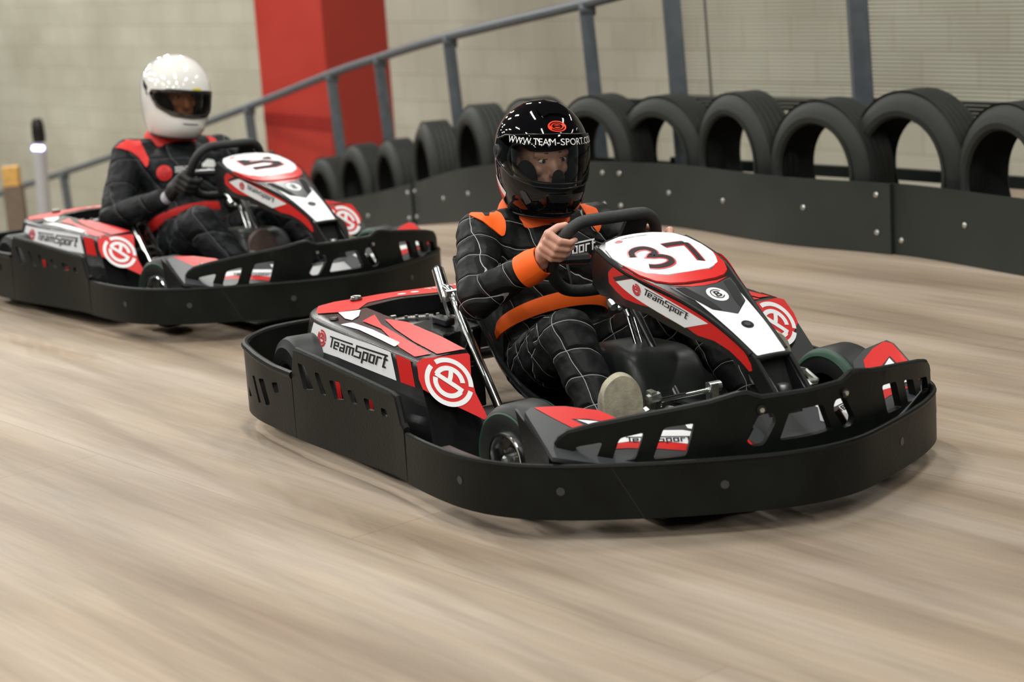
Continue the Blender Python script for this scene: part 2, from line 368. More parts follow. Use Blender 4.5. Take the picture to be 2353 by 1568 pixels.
def lathe(acc,prof,c,axis,m,seg=40,mats=None):
    """prof: list of (radius, along axis)"""
    ax=Vector(axis).normalized(); u=ax.orthogonal().normalized(); w=ax.cross(u); c=Vector(c); V=[]
    for r,a in prof:
        for k in range(seg):
            t=2*math.pi*k/seg; V.append(c+ax*a+(u*math.cos(t)+w*math.sin(t))*r)
    for i in range(len(prof)-1):
        F=[(i*seg+k,i*seg+(k+1)%seg,(i+1)*seg+(k+1)%seg,(i+1)*seg+k) for k in range(seg)]
        if i==0: o=len(acc.v); acc.add(V,F,mats[0] if mats else m)
        else:
            kk=acc.mi(mats[i] if mats else m)
            for f in F: acc.f.append(tuple(o+q for q in f)); acc.m.append(kk)
def cyl(acc,a,b,r,m,seg=16): tube(acc,[a,b],r,m,seg)
def capsule(acc,a,b,ra,rb,m='skin',seg=14):
    a,b=Vector(a),Vector(b); ax=(b-a); L=ax.length or 1e-5; ax=ax/L if L>1e-4 else Vector((0,0,1))
    prof=[]
    for k in range(6): t=k/5*math.pi/2; prof.append((max(1e-4,ra*math.sin(t)),-ra*math.cos(t)))
    for k in range(6): t=k/5*math.pi/2; prof.append((max(1e-4,rb*math.cos(t)),L+rb*math.sin(t)))
    lathe(acc,prof,a,ax,m,seg)
def ball(acc,c,r,m='skin',rot=None,seg=20,rings=12):
    r=r if isinstance(r,(list,tuple)) else (r,r,r); V=[];F=[]
    R=Euler(rot).to_matrix() if rot else Matrix.Identity(3)
    for i in range(rings+1):
        t=math.pi*i/rings
        for k in range(seg):
            p=2*math.pi*k/seg
            V.append(R@Vector((r[0]*math.sin(t)*math.cos(p),r[1]*math.sin(t)*math.sin(p),r[2]*math.cos(t)))+Vector(c))
    for i in range(rings):
        for k in range(seg): F.append((i*seg+k,(i+1)*seg+k,(i+1)*seg+(k+1)%seg,i*seg+(k+1)%seg))
    acc.add(V,F,m)
def arc2(cx,cy,r,a0,a1,n=24): return [(cx+r*math.cos(math.radians(a0+(a1-a0)*k/n)),cy+r*math.sin(math.radians(a0+(a1-a0)*k/n))) for k in range(n+1)]
def stroke(pl,w,closed=False):
    """polyline -> quads with mitred joints"""
    n=len(pl); L=[];R=[]
    for i in range(n):
        p=Vector(pl[i])
        a=Vector(pl[i-1]) if (i>0 or closed) else None; b=Vector(pl[(i+1)%n]) if (i<n-1 or closed) else None
        d1=(p-a).normalized() if a is not None else None; d2=(b-p).normalized() if b is not None else None
        if d1 is None: d1=d2
        if d2 is None: d2=d1
        t=(d1+d2); t=t.normalized() if t.length>1e-3 else d1
        nn=Vector((-t.y,t.x)); s=w/2/max(.4,abs(nn.dot(Vector((-d1.y,d1.x)))))
        L.append(p+nn*s); R.append(p-nn*s)
    V=[tuple(q) for q in L+R]; F=[(i,i+n,(i+1)%n+n,(i+1)%n) for i in range(n if closed else n-1)]
    return V,F
def put2(acc,VF,M2,S,m,d,sy=1):
    """place flat 2D faces on a surface; M2 maps (u,v) to surface parameters"""
    if isinstance(VF,list):
        for i,q in enumerate(VF): put2(acc,q,M2,S,m,d+i*.00012,sy)
        return
    V,F=VF; out=[]
    for p in V:
        a=M2(p); q=S(a[0],a[1],d); out.append((q[0],sy*q[1],q[2]))
    acc.add(out,F,m)
def merge(L):
    V=[];F=[]
    for v,f in L:
        o=len(V); V+=v; F+=[tuple(o+i for i in g) for g in f]
    return V,F
def splitVF(VF,n):
    """subdivide long quads n times across their first axis is not needed for small marks"""
    return VF
def strokes(L,w): return merge([stroke(p,w) for p in L])
def dpl(pl,h=.4):
    out=[]
    for a,b in zip(pl,pl[1:]):
        k=max(1,int(math.hypot(b[0]-a[0],b[1]-a[1])/h))
        out+=[(a[0]+(b[0]-a[0])*j/k,a[1]+(b[1]-a[1])*j/k) for j in range(k)]
    return out+[pl[-1]]
WORD=[[(0,1.36),(3.35,1.36)],[(.42,1.36),(.42,0)],[(1.42,.08),(.86,.08),(.86,.92),(1.42,.92),(1.42,.5),(.86,.5)],
 [(1.75,.92),(2.3,.92),(2.3,.08),(1.78,.08),(1.78,.48),(2.3,.48)],[(2.68,0),(2.68,.92),(3.58,.92),(3.58,0)],[(3.13,.92),(3.13,0)],
 [(8.0,1.36),(3.95,1.36),(3.95,.74),(4.62,.74),(4.62,.08),(3.8,.08)],[(5.0,-.42),(5.0,.92),(5.55,.92),(5.55,.08),(5.0,.08)],
 [(5.9,.08),(6.45,.08),(6.45,.92),(5.9,.92),(5.9,.0)],[(6.82,0),(6.82,.92),(7.35,.92)],[(7.75,1.36),(7.75,.08),(8.1,.08)],[(7.6,.92),(8.12,.92)]]
def word(): return [stroke(p,.2) for p in ([dpl([(x+.12*y,y) for x,y in p]) for p in WORD])]
def emblem(w=.2):
    return list([stroke(arc2(0,0,.88,116,-10),w),stroke(arc2(0,0,.88,138,342),w),
        stroke(arc2(0,0,.55,178,12),w),stroke(arc2(0,0,.55,192,352),w),stroke([(-.6,.02),(-.2,.01),(.2,0),(.62,-.02)],w*.95),stroke([(.02,0),(.10,.3),(.18,.52)],w*.9)])
def disc(r=1,n=36): return ([(0,0)]+[(r*math.cos(2*math.pi*k/n),r*math.sin(2*math.pi*k/n)) for k in range(n)],[(0,1+k,1+(k+1)%n) for k in range(n)])
def text2(s,bold=.0,shear=0):
    c=bpy.data.curves.new('t','FONT'); c.body=s; c.size=1; c.offset=bold; c.shear=shear; c.resolution_u=3; c.align_x='CENTER'
    o=bpy.data.objects.new('t',c); COL.objects.link(o); dg=bpy.context.evaluated_depsgraph_get(); me=o.evaluated_get(dg).to_mesh()
    V=[(v.co.x,v.co.y) for v in me.vertices]; F=[tuple(p.vertices) for p in me.polygons]
    o.evaluated_get(dg).to_mesh_clear(); bpy.data.objects.remove(o); bpy.data.curves.remove(c)
    return V,F
def affine(c,U,V_): return lambda p:(c[0]+U[0]*p[0]+V_[0]*p[1],c[1]+U[1]*p[0]+V_[1]*p[1])
def bilin(tl,tr,br,bl,w=1,h=1):
    """map [0,w]x[0,h] to a quad in parameter space"""
    def f(p):
        u,v=p[0]/w,p[1]/h
        return tuple((bl[i]*(1-u)+br[i]*u)*(1-v)+(tl[i]*(1-u)+tr[i]*u)*v for i in(0,1))
    return f
def planeS(o,u,v):
    o,u,v=Vector(o),Vector(u),Vector(v); n=u.cross(v).normalized()
    def f(a,b,d=0): return tuple(o+u*a+v*b+n*d)
    return f
def empty(name,loc,rot=(0,0,0),label=None,cat=None,group=None):
    o=bpy.data.objects.new(name,None); COL.objects.link(o); o.location=loc; o.rotation_euler=rot; o.empty_display_size=.1
    tag(o,label,cat,group); return o
def tag(o,label=None,cat=None,group=None,kind=None):
    if label: o['label']=label
    if cat: o['category']=cat
    if group: o['group']=group
    if kind: o['kind']=kind
    return o
def remesh(acc,name,vox,smooth_it=4,mats=None,parent=None,disp=0,dscale=.08,keep=None):
    """fuse overlapping shapes to one continuous skin"""
    o=acc.build('tmp',None,smooth=0)
    m=o.modifiers.new('r','REMESH'); m.mode='VOXEL'; m.voxel_size=vox; m.use_smooth_shade=True
    if smooth_it:
        s=o.modifiers.new('s','SMOOTH'); s.factor=.5; s.iterations=smooth_it
    if disp:
        tx=bpy.data.textures.new(name+'_folds','CLOUDS'); tx.noise_scale=dscale; tx.noise_depth=2
        d=o.modifiers.new('d','DISPLACE'); d.texture=tx; d.strength=disp; d.mid_level=.5; d.texture_coords='LOCAL'
        s=o.modifiers.new('s2','SMOOTH'); s.factor=.5; s.iterations=2
    dg=bpy.context.evaluated_depsgraph_get(); me=bpy.data.meshes.new_from_object(o.evaluated_get(dg))
    bpy.data.objects.remove(o)
    me.name=name; me.materials.clear()
    for k in (mats or ['skin']): me.materials.append(MAT[k])
    for p in me.polygons: p.use_smooth=True; p.material_index=0
    r=bpy.data.objects.new(name,me); COL.objects.link(r)
    if parent is not None: r.parent=parent
    return r
# ---------------------------------------------------------------- hall
def fz(y): 
    t=(y-9.5)/.25
    return -.18*.25*(math.log(1+math.exp(t)) if t<30 else t)
def floor_mat():
    m=bpy.data.materials.new('floor_boards'); m.use_nodes=True; nt=m.node_tree; b=nt.nodes['Principled BSDF']; L=nt.links
    b.inputs['Roughness'].default_value=.5; b.inputs['Specular IOR Level'].default_value=.28
    tc=nt.nodes.new('ShaderNodeTexCoord')
    def noise(rotz,scale,sc,detail=4,loc=(0,0,0),rough=.55):
        m0=nt.nodes.new('ShaderNodeMapping'); m0.inputs['Rotation'].default_value=(0,0,rotz); L.new(tc.outputs['Object'],m0.inputs[0])
        mp=nt.nodes.new('ShaderNodeMapping'); mp.inputs['Scale'].default_value=scale; mp.inputs['Location'].default_value=loc
        n=nt.nodes.new('ShaderNodeTexNoise'); n.inputs['Scale'].default_value=sc; n.inputs['Detail'].default_value=detail; n.inputs['Roughness'].default_value=rough
        L.new(m0.outputs[0],mp.inputs[0]); L.new(mp.outputs[0],n.inputs['Vector']); return n
    ang=math.radians(51)    # streaks run the way the karts go
    a=noise(ang,(.42,3.6,1),1.0,5); c=noise(ang+.10,(.6,9,1),1.2,3,(3,1,0)); e=noise(0,(1,1,1),.8,2,(5,2,0)); g=noise(ang,(1.4,40,1),1.4,3,(9,4,0))
    def ramp(n,stops):
        r=nt.nodes.new('ShaderNodeValToRGB'); 
        while len(r.color_ramp.elements)<len(stops): r.color_ramp.elements.new(.5)
        for el,(p,cc) in zip(r.color_ramp.elements,stops): el.position=p; el.color=(*cc,1)
        L.new(n.outputs['Fac'],r.inputs[0]); return r
    r1=ramp(a,[(.30,(.235,.180,.134)),(.47,(.325,.265,.202)),(.64,(.405,.345,.285))])
    r2=ramp(c,[(.30,(.78,.76,.74)),(.5,(1,1,1)),(.70,(1.08,1.05,1.02))])
    r3=ramp(e,[(.3,(.86,.86,.88)),(.7,(1.08,1.05,1.0))])
    r4=ramp(g,[(.3,(.90,.89,.88)),(.7,(1.07,1.06,1.05))])
    def mul(x,y):
        k=nt.nodes.new('ShaderNodeMix'); k.data_type='RGBA'; k.blend_type='MULTIPLY'; k.inputs[0].default_value=1; L.new(x,k.inputs[6]); L.new(y,k.inputs[7]); return k.outputs[2]
    q=mul(mul(mul(r1.outputs[0],r2.outputs[0]),r3.outputs[0]),r4.outputs[0])
    # board joints across the running direction, and a few pale scratches
    mp=nt.nodes.new('ShaderNodeMapping'); mp.inputs['Rotation'].default_value=(0,0,ang); L.new(tc.outputs['Object'],mp.inputs[0])
    br=nt.nodes.new('ShaderNodeTexBrick'); br.inputs['Color1'].default_value=(1,1,1,1); br.inputs['Color2'].default_value=(.93,.92,.90,1); br.inputs['Mortar'].default_value=(.74,.68,.60,1)
    br.inputs['Scale'].default_value=1; br.inputs['Mortar Size'].default_value=.0025; br.inputs['Brick Width'].default_value=2.44; br.inputs['Row Height'].default_value=1.22; br.inputs['Mortar Smooth'].default_value=.6
    L.new(mp.outputs[0],br.inputs['Vector']); q=mul(q,br.outputs[0])
    L.new(q,b.inputs['Base Color'])
    bp=nt.nodes.new('ShaderNodeBump'); bp.inputs['Strength'].default_value=.08; bp.inputs['Distance'].default_value=.01; L.new(g.outputs['Fac'],bp.inputs['Height']); L.new(bp.outputs[0],b.inputs['Normal'])
    MAT['floor_boards']=m
floor_mat()
def wall_mat():
    m=bpy.data.materials.new('block_wall'); m.use_nodes=True; nt=m.node_tree; b=nt.nodes['Principled BSDF']; L=nt.links; b.inputs['Roughness'].default_value=.8; b.inputs['Specular IOR Level'].default_value=.2
    tc=nt.nodes.new('ShaderNodeTexCoord')
    mp=nt.nodes.new('ShaderNodeMapping'); mp.inputs['Location'].default_value=(0,.03,0); L.new(tc.outputs['UV'],mp.inputs[0])
    br=nt.nodes.new('ShaderNodeTexBrick'); br.inputs['Color1'].default_value=(.47,.465,.395,1); br.inputs['Color2'].default_value=(.435,.43,.36,1); br.inputs['Mortar'].default_value=(.37,.355,.285,1)
    br.inputs['Scale'].default_value=1; br.inputs['Mortar Size'].default_value=.007; br.inputs['Brick Width'].default_value=.45; br.inputs['Row Height'].default_value=.225; br.inputs['Mortar Smooth'].default_value=.35
    L.new(mp.outputs[0],br.inputs['Vector'])
    n=nt.nodes.new('ShaderNodeTexNoise'); n.inputs['Scale'].default_value=1.2; n.inputs['Detail'].default_value=6; L.new(tc.outputs['UV'],n.inputs['Vector'])
    r=nt.nodes.new('ShaderNodeValToRGB'); r.color_ramp.elements[0].position=.3; r.color_ramp.elements[0].color=(.86,.84,.80,1); r.color_ramp.elements[1].position=.7; r.color_ramp.elements[1].color=(1.10,1.10,1.08,1); L.new(n.outputs['Fac'],r.inputs[0])
    k=nt.nodes.new('ShaderNodeMix'); k.data_type='RGBA'; k.blend_type='MULTIPLY'; k.inputs[0].default_value=1; L.new(br.outputs[0],k.inputs[6]); L.new(r.outputs[0],k.inputs[7]); L.new(k.outputs[2],b.inputs['Base Color'])
    MAT['block_wall']=m
wall_mat()
def struct(o): o['kind']='structure'; return o
# floor: level where the karts drive, falling away as a ramp behind
a=Acc(); ys=[-6,-3,0,3,6,8,8.8]+[9+.15*i for i in range(14)]+[12,14,18,24,40]; xs=[-26,-12,-8,-4,0,4,8,14]
V=[(x,y,fz(y)) for y in ys for x in xs]; n=len(xs)
F=[(j*n+i,j*n+i+1,(j+1)*n+i+1,(j+1)*n+i) for j in range(len(ys)-1) for i in range(n-1)]
B=[(x,y,z-.2) for x,y,z in V]; m_=len(V)
a.add(V+B,F+[tuple(m_+i for i in reversed(f)) for f in F],'floor_boards'); struct(a.build('floor',smooth=30))
# block wall behind
p0=Vector((6.2,8.6,0)); p1=Vector((-13,32,0)); dr=(p1-p0).normalized(); Lw=(p1-p0).length; nw=Vector((-dr.y,dr.x,0)); nw=nw if nw.y>0 else -nw
def wallbox(p0,p1,z0,z1,th,name,matn='block_wall'):
    dr=(p1-p0).normalized(); L=(p1-p0).length; nn=Vector((-dr.y,dr.x,0)); nn=nn if nn.y>0 else -nn
    vs=[p0+Vector((0,0,z0)),p1+Vector((0,0,z0)),p1+Vector((0,0,z1)),p0+Vector((0,0,z1))]; vs+= [v+nn*th for v in vs]
    a=Acc(); a.add(vs,[(0,1,2,3),(7,6,5,4),(0,4,5,1),(3,2,6,7),(0,3,7,4),(1,5,6,2)],matn); o=a.build(name,smooth=0)
    uv=o.data.uv_layers.new(name='UV')
    for p in o.data.polygons:
        for li in p.loop_indices:
            c=o.data.vertices[o.data.loops[li].vertex_index].co; q=(Vector((c.x,c.y,0))-p0).dot(dr); uv.data[li].uv=(q,c.z)
    return struct(o)
wallbox(p0,p1,-6.0,4.6,.22,'wall_back')
a=Acc(); box(a,(-4,12,4.72),(46,46,.2),'ceiling_paint'); struct(a.build('ceiling',smooth=0))
# red column with its two visible faces
a=Acc(); E=Vector((-1.245,14.7,0)); Lp=Vector((-1.78,15.05,0)); Rp=Vector((-.80,15.25,0)); Bk=Lp+Rp-E
vs=[E,Rp,Bk,Lp]; V=[v+Vector((0,0,-1.6)) for v in vs]+[v+Vector((0,0,4.62)) for v in vs]
a.add(V,[(0,1,5,4),(1,2,6,5),(2,3,7,6),(3,0,4,7),(4,5,6,7),(3,2,1,0)],'column_red'); col=a.build('column',smooth=0)
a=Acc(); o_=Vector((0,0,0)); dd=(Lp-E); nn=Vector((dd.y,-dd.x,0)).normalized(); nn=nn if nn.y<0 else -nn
a.add([E+nn*.004+Vector((0,0,-.03)),Lp+nn*.004+Vector((0,0,.03)),Lp+nn*.004+Vector((0,0,.12)),E+nn*.004+Vector((0,0,.07))],[(0,1,2,3)],'column_red_shade');  # dark band paints the rail board's shade into the left face
b_=a.build('rail_shade_band',col,smooth=0)
tag(col,'tall red square column in front of the pale block wall','column'); 
# handrail beside the ramp
root=empty('handrail',(-.236,11.3,fz(11.3)),(0,0,0),'grey tubular handrail sloping down to the left in front of the block wall','handrail')
org=Vector(root.location)
RAIL=[(-5.57,20.6,-1.082),(-5.08,19.8,-.916),(-4.108,18.4,-.602),(-3.002,16.6,-.223),(-1.877,14.9,.179),(-1.116,13.5,.478),(-.735,12.7,.613),(-.248,11.3,.79),(.479,9.95,.977),(.72,9.53,1.045)]
def addc(a,name,par,org,**k):
    a.v=[tuple(Vector(v)-org) for v in a.v]; return a.build(name,par,**k)
a=Acc(); tube(a,[p for p in RAIL],.028,'rail_paint',12,smooth=3); addc(a,'top_rail',root,org)
for (x,y,z,ln) in [(-4.98,19.66,-.89,1),(-4.108,18.4,-.602,1.0),(-3.002,16.6,-.223,1.0),(-1.877,14.9,.179,1.0),(-1.116,13.5,.478,1.02),(-.735,12.7,.613,1.02),(-.248,11.3,.79,1.0),(.479,9.95,.977,.99)]:
    ln=z-fz(y)+0.0; a=Acc(); box(a,(x+.05*ln/2+.0,y,z-ln/2),(.070,.048,ln),'rail_paint',rot=(0,-.05,0)); tube(a,[(x-.03,y,z-.03),(x+.05,y,z-.03)],.034,'rail_paint',12); 
    q=Vector((x+.05*ln,y,fz(y)+.006)); box(a,q,(.15,.12,.012),'rail_paint'); addc(a,'post',root,org,bevel=.004)
# mesh fence on tall posts
root=empty('mesh_fence',(1.2,8.9,0),(0,0,0),'tall grey post fence with fine welded wire mesh behind the tyres','fence'); org=Vector(root.location)
FP=[(.83,9.22),(1.545,8.42),(2.30,7.45),(3.05,6.35)]
for x,y in FP:
    a=Acc(); box(a,(x,y,1.35),(.08,.08,2.7),'rail_paint',rot=(0,-.035,0)); box(a,(x+.045,y,.008),(.18,.16,.016),'rail_paint'); addc(a,'post',root,org,bevel=.005)
for z,r in((.525,.036),(.235,.030)):
    a=Acc(); 
    for (x0,y0),(x1,y1) in zip([(.46,9.66)]+FP,FP): box(a,((x0+x1)/2,(y0+y1)/2+.10,z+(fz(y0)+fz(y1))/2),(math.hypot(x1-x0,y1-y0)+.02,.035,r*1.6),'barrier_dark',rot=(0,0,math.atan2(y1-y0,x1-x0)))
    addc(a,'cross_rail',root,org)
def meshpanel(A,B,z0,z1):
    a=Acc(); A=Vector(A);B=Vector(B); d=(B-A); L=d.length; d.normalize(); n_=Vector((-d.y,d.x))*.0016
    def wire(p,q,w):
        # flat bars with real thickness
        up=Vector((0,0,w/2)) if abs(p.z-q.z)<1e-6 else Vector((d.x,d.y,0))*w/2; nn=Vector((n_.x,n_.y,0))
        vs=[p+up+nn,p-up+nn,q-up+nn,q+up+nn,p+up-nn,p-up-nn,q-up-nn,q+up-nn]; a.add(vs,[(0,1,2,3),(7,6,5,4),(0,3,7,4),(1,5,6,2)],'mesh_wire')
    z=z0
    while z<z1: wire(Vector((A.x,A.y,z)),Vector((B.x,B.y,z)),.0042); z+=.0165
    s=0
    while s<=L: 
        p=A+d*s; wire(Vector((p.x,p.y,z0)),Vector((p.x,p.y,z1)),.0012); s+=1.2
    return a
for i,(A,B) in enumerate(zip(FP,FP[1:])):
    a=meshpanel((A[0],A[1]+.06),(B[0],B[1]+.06),.46,2.6); addc(a,'wire_mesh',root,org,smooth=0)
a=Acc(); p=Vector(FP[0])*.80+Vector(FP[1])*.20; box(a,(p.x,p.y+.07,1.5),(.012,.02,2.1),'mesh_wire',rot=(0,-.03,0)); addc(a,'panel_joint',root,org)
# barrier boards
BP=[(3.05,4.7),(2.45,5.95),(1.889,7.049),(1.577,7.638),(1.165,8.121),(.79,8.786),(.435,9.154),(.15,9.55),(-.139,10.0),(-.33,10.55),(-.497,11.2),(-.66,11.7),(-.851,12.2),(-1.25,13.0),(-1.9,14.1),(-2.9,15.4)]
BC=Curve2(BP,n=8)
def s_at_x(px_xy):
    best=min(range(len(BC.P)),key=lambda i:(BC.P[i][0]-px_xy[0])**2+(BC.P[i][1]-px_xy[1])**2); return BC.S[best]
J=[0,s_at_x((1.545,7.68)),s_at_x((.50,9.09)),s_at_x((-.52,11.25)),s_at_x((-1.25,13.0)),BC.L]
def S_bd(s,h,d=0):
    p=BC.at(s);q=BC.nrm(s); return (p[0]-q[0]*d*BSG,p[1]-q[1]*d*BSG,fz(p[1])+h)
n0=BC.nrm(3); p0_=BC.at(3); BSG=1 if (n0[0]*(-p0_[0])+n0[1]*(-p0_[1]))<0 else -1
names=['black plastic barrier board at the right edge of the photo','long black plastic barrier board right of the black helmet, below the largest tyre','black plastic barrier board between the two drivers, left of the black helmet','black plastic barrier board starting just above the nose of the rear kart','black plastic barrier board hidden mostly behind the rear kart']
for i in range(5):
    s0,s1=J[i]+.002,J[i+1]-.002; mid=BC.at((s0+s1)/2); org=Vector((mid[0],mid[1],fz(mid[1])))
    root=None
    a=Acc(); ov=.02 if i in(1,3) else 0
    sheet(a,[(s0-ov,0.0),(s1+ov,0.0),(s1+ov,.285),(s0-ov,.285)],S_bd,'barrier_dark' if i==0 else 'barrier_plastic',thick=.012,d=.0 if i not in(1,3) else .014,h=.12)
    a.v=[tuple(Vector(v)-org) for v in a.v]; o=a.build('barrier_board',smooth=30); o.location=org; tag(o,names[i],'barrier','boards of the track barrier')
    hs=[(s0+.06,.235),(s0+.06,.085),(s1-.06,.235),(s1-.06,.085),((s0+s1)/2,.15),((s0+s1)/2+.45,.15)]
    if i==0: hs=[(s1-.06-.0,.06+.0),(s1-.42,.155),(s1-.9,.155)]
    if i==1: hs=[(s0+.05,.237),(s0+.05,.085),(s0+.42,.165),(s0+.95,.15),(s1-.05,.235),(s1-.05,.085),(s1-.35,.155)]
    for s,h in hs:
        p=Vector(S_bd(s,h,.015 if i in(1,3) else 0)); q=BC.nrm(s); nn=-Vector((q[0],q[1],0))*BSG
        b=Acc(); lathe(b,[(.0115,-.001),(.011,.003),(.008,.006),(.001,.007)],p-org,nn,'bolt_zinc',14); b.build('bolt',o)
# tyre wall
TY=[(2.815,.31),(3.365,.322),(3.80,.30),(4.39,.305),(4.885,.292),(5.31,.295),(5.845,.30),(6.45,.31),(7.55,.32),(8.345,.305),(8.945,.318),(9.485,.30)]
TL=['old car tyre cut by the right edge of the photo','largest old car tyre of the row, right of the tall fence post','old car tyre just left of the largest tyre','old car tyre second to the left of the largest tyre','old car tyre third left of the largest tyre, near the left tall post','old car tyre partly hidden by the right side of the black helmet','old car tyre hidden behind the black helmet','old car tyre just left of the black helmet','old car tyre second to the left of the black helmet','dark old car tyre third to the left of the black helmet','old car tyre in front of the dark side of the red column','old car tyre above the nose of the rear kart']
def tyre(R,W):
    a=Acc(); prof=[]
    ri=R*.67
    prof=[(ri,.012),(ri+.010,0),(ri+.03,-.004),(R-.09,.0),(R-.045,.008),(R-.02,.022),(R-.006,.040)]
    nT=5; w0,w1=.045,W-.045
    for i in range(nT):
        y=w0+(w1-w0)*i/(nT-1)
        prof+= [(R,y-.012),(R,y+.010)]
        if i<nT-1: prof+=[(R-.007,y+.013),(R-.007,y+(w1-w0)/(nT-1)-.015)]
    prof+=[(R-.006,W-.040),(R-.02,W-.022),(R-.045,W-.008),(R-.09,W),(ri+.03,W+.004),(ri+.010,W),(ri,W-.012)]
    k=7
    prof+=[(ri+(R-.028-ri)*math.sin(math.pi*t/k)**.6 if 0<t<k else ri,W-.012-(W-.024)*t/k) for t in range(1,k)]+[(ri,.012)]
    return a,prof
for (s_,R),lb in zip(TY,TL):
    W=.205; q=BC.nrm(s_,.3); q=(Matrix.Rotation(math.radians(-4),2)@Vector((q[0],q[1]))); p_=BC.at(s_)
    nn=-Vector((q[0],q[1],0))*BSG; c=Vector((p_[0],p_[1],0))-nn*.06
    a,prof=tyre(R,W); lathe(a,[(r,-t) for r,t in prof],(0,0,R),nn,'old_tyre',44,mats=['old_tyre']*(len(prof)-8)+['tyre_liner']*7)
    o=a.build('car_tyre',smooth=38,dz=0); o.location=(c.x,c.y,fz(c.y)-.002); o.rotation_euler=(0,0,0); tag(o,lb,'tyre','tyres standing behind the barrier')
# beacon and wooden block at far left
root=empty('beacon_light',(-3.76,16,fz(16)),(0,0,0),'black signal lamp with blue light on a pale pole at far left','lamp'); org=Vector(root.location)
a=Acc(); lathe(a,[(.02,.0),(.05,.01),(.055,.06),(.05,.16),(.035,.20),(.001,.205)],(-3.735,16,-.09),(0,0,1),'gloss_plastic',20); addc(a,'lamp_housing',root,org)
a=Acc(); box(a,(-3.745,15.97,-.125),(.090,.06,.036),'beacon_blue',rot=(0,.12,0)); addc(a,'blue_light',root,org,bevel=.01)
a=Acc(); cyl(a,(-3.77,16,fz(16)),(-3.745,16,-.14),.055,'clear_grey',16); addc(a,'pole',root,org)
root=empty('wooden_post',(-3.74,15,fz(15)),(0,0,0),'brown post topped by a yellow timber block at the left edge','post'); org=Vector(root.location)
a=Acc(); box(a,(-3.745,15,-.235),(.12,.10,.15),'timber'); addc(a,'timber_block',root,org,bevel=.004)
a=Acc(); box(a,(-3.74,15,(-.31+fz(15))/2),(.14,.10,-.31-fz(15)),'brown_paint'); addc(a,'post',root,org)
# ---------------------------------------------------------------- go-kart (kart frame: x forward, y left, z up)
def wsign(C,sg): 
    def f(s,z,d=0):
        p=C.at(s);n=C.nrm(s);return (p[0]+sg*n[0]*d,p[1]+sg*n[1]*d,z)
    return f
S_band=wsign(BAND,-1); S_ff=wsign(FENCE,-1); S_side=wsign(SIDE,1)
def S_spl(x,y,d=0): return (x+.39*d,y,.255-.42*(x-.62)+.92*d)
def mirror(p): return [(a,-b) for a,b in p]
def wheel(parent,x,y,r,w,steer,side,front):
    """side -1: outer face towards -y"""
    a=Acc(); c=(x,y,r-.02); ax=(math.sin(-steer)*0,side,0)
    R=Matrix.Rotation(steer,3,'Z'); ax=R@Vector((0,side,0)); C=Vector(c)
    k=.018 if front else .022
    prof=[(.066,-.004),(.075,-.002),(r*.80,0),(r-k,-.004),(r-.006,-.012),(r,-.026),(r,-w+.026),(r-.006,-w+.012),(r-k,-w+.004),(r*.8,-w),(.066,-w+.004)]
    lathe(a,prof,C,ax,'tyre_rubber',48)
    t=a.build('tyre',parent)
    if front:
        g=Acc(); lathe(g,[(r-.024,-.0015),(r-.019,.0006),(r-.016,-.002)],C,ax,'tyre_green',48)
        lathe(g,[(r-.024,-w+.0015),(r-.019,-w-.0006),(r-.012,-w+.004),(r-.005,-w+.010),(r-.002,-w+.018)],C,ax,'tyre_green',48); g.build('green_stripe',t)
    b=Acc()
    if not front: lathe(b,[(.070,-.004),(.074,-.001),(.070,-.006),(.066,-.03),(.064,-.11),(.03,-.112),(.028,-.06),(.001,-.06)],C,ax,'frame_paint',40); b.build('rim',parent); return
    lathe(b,[(.066,-.03),(.068,-.002),(.065,.004),(.0595,.003),(.058,-.006),(.056,-.035)],C,ax,'chrome',40)
    lathe(b,[(.056,-.035),(.045,-.042),(.030,-.036),(.026,-.018),(.002,-.018)],C,ax,'dark_metal',40)
    rim=b.build('rim',parent)
    n=Acc(); lathe(n,[(.011,-.02),(.011,.004),(.006,.010),(.0005,.010)],C,ax,'zinc',6)
    for k in range(3):
        u=ax.orthogonal().normalized(); u.rotate(Matrix.Rotation(2.09*k+.5,3,ax)); p=C+u*.022+ax*(-.02)
        cyl(n,p,p+ax*.012,.004,'zinc',6)
    n.build('hub_nut',rim)
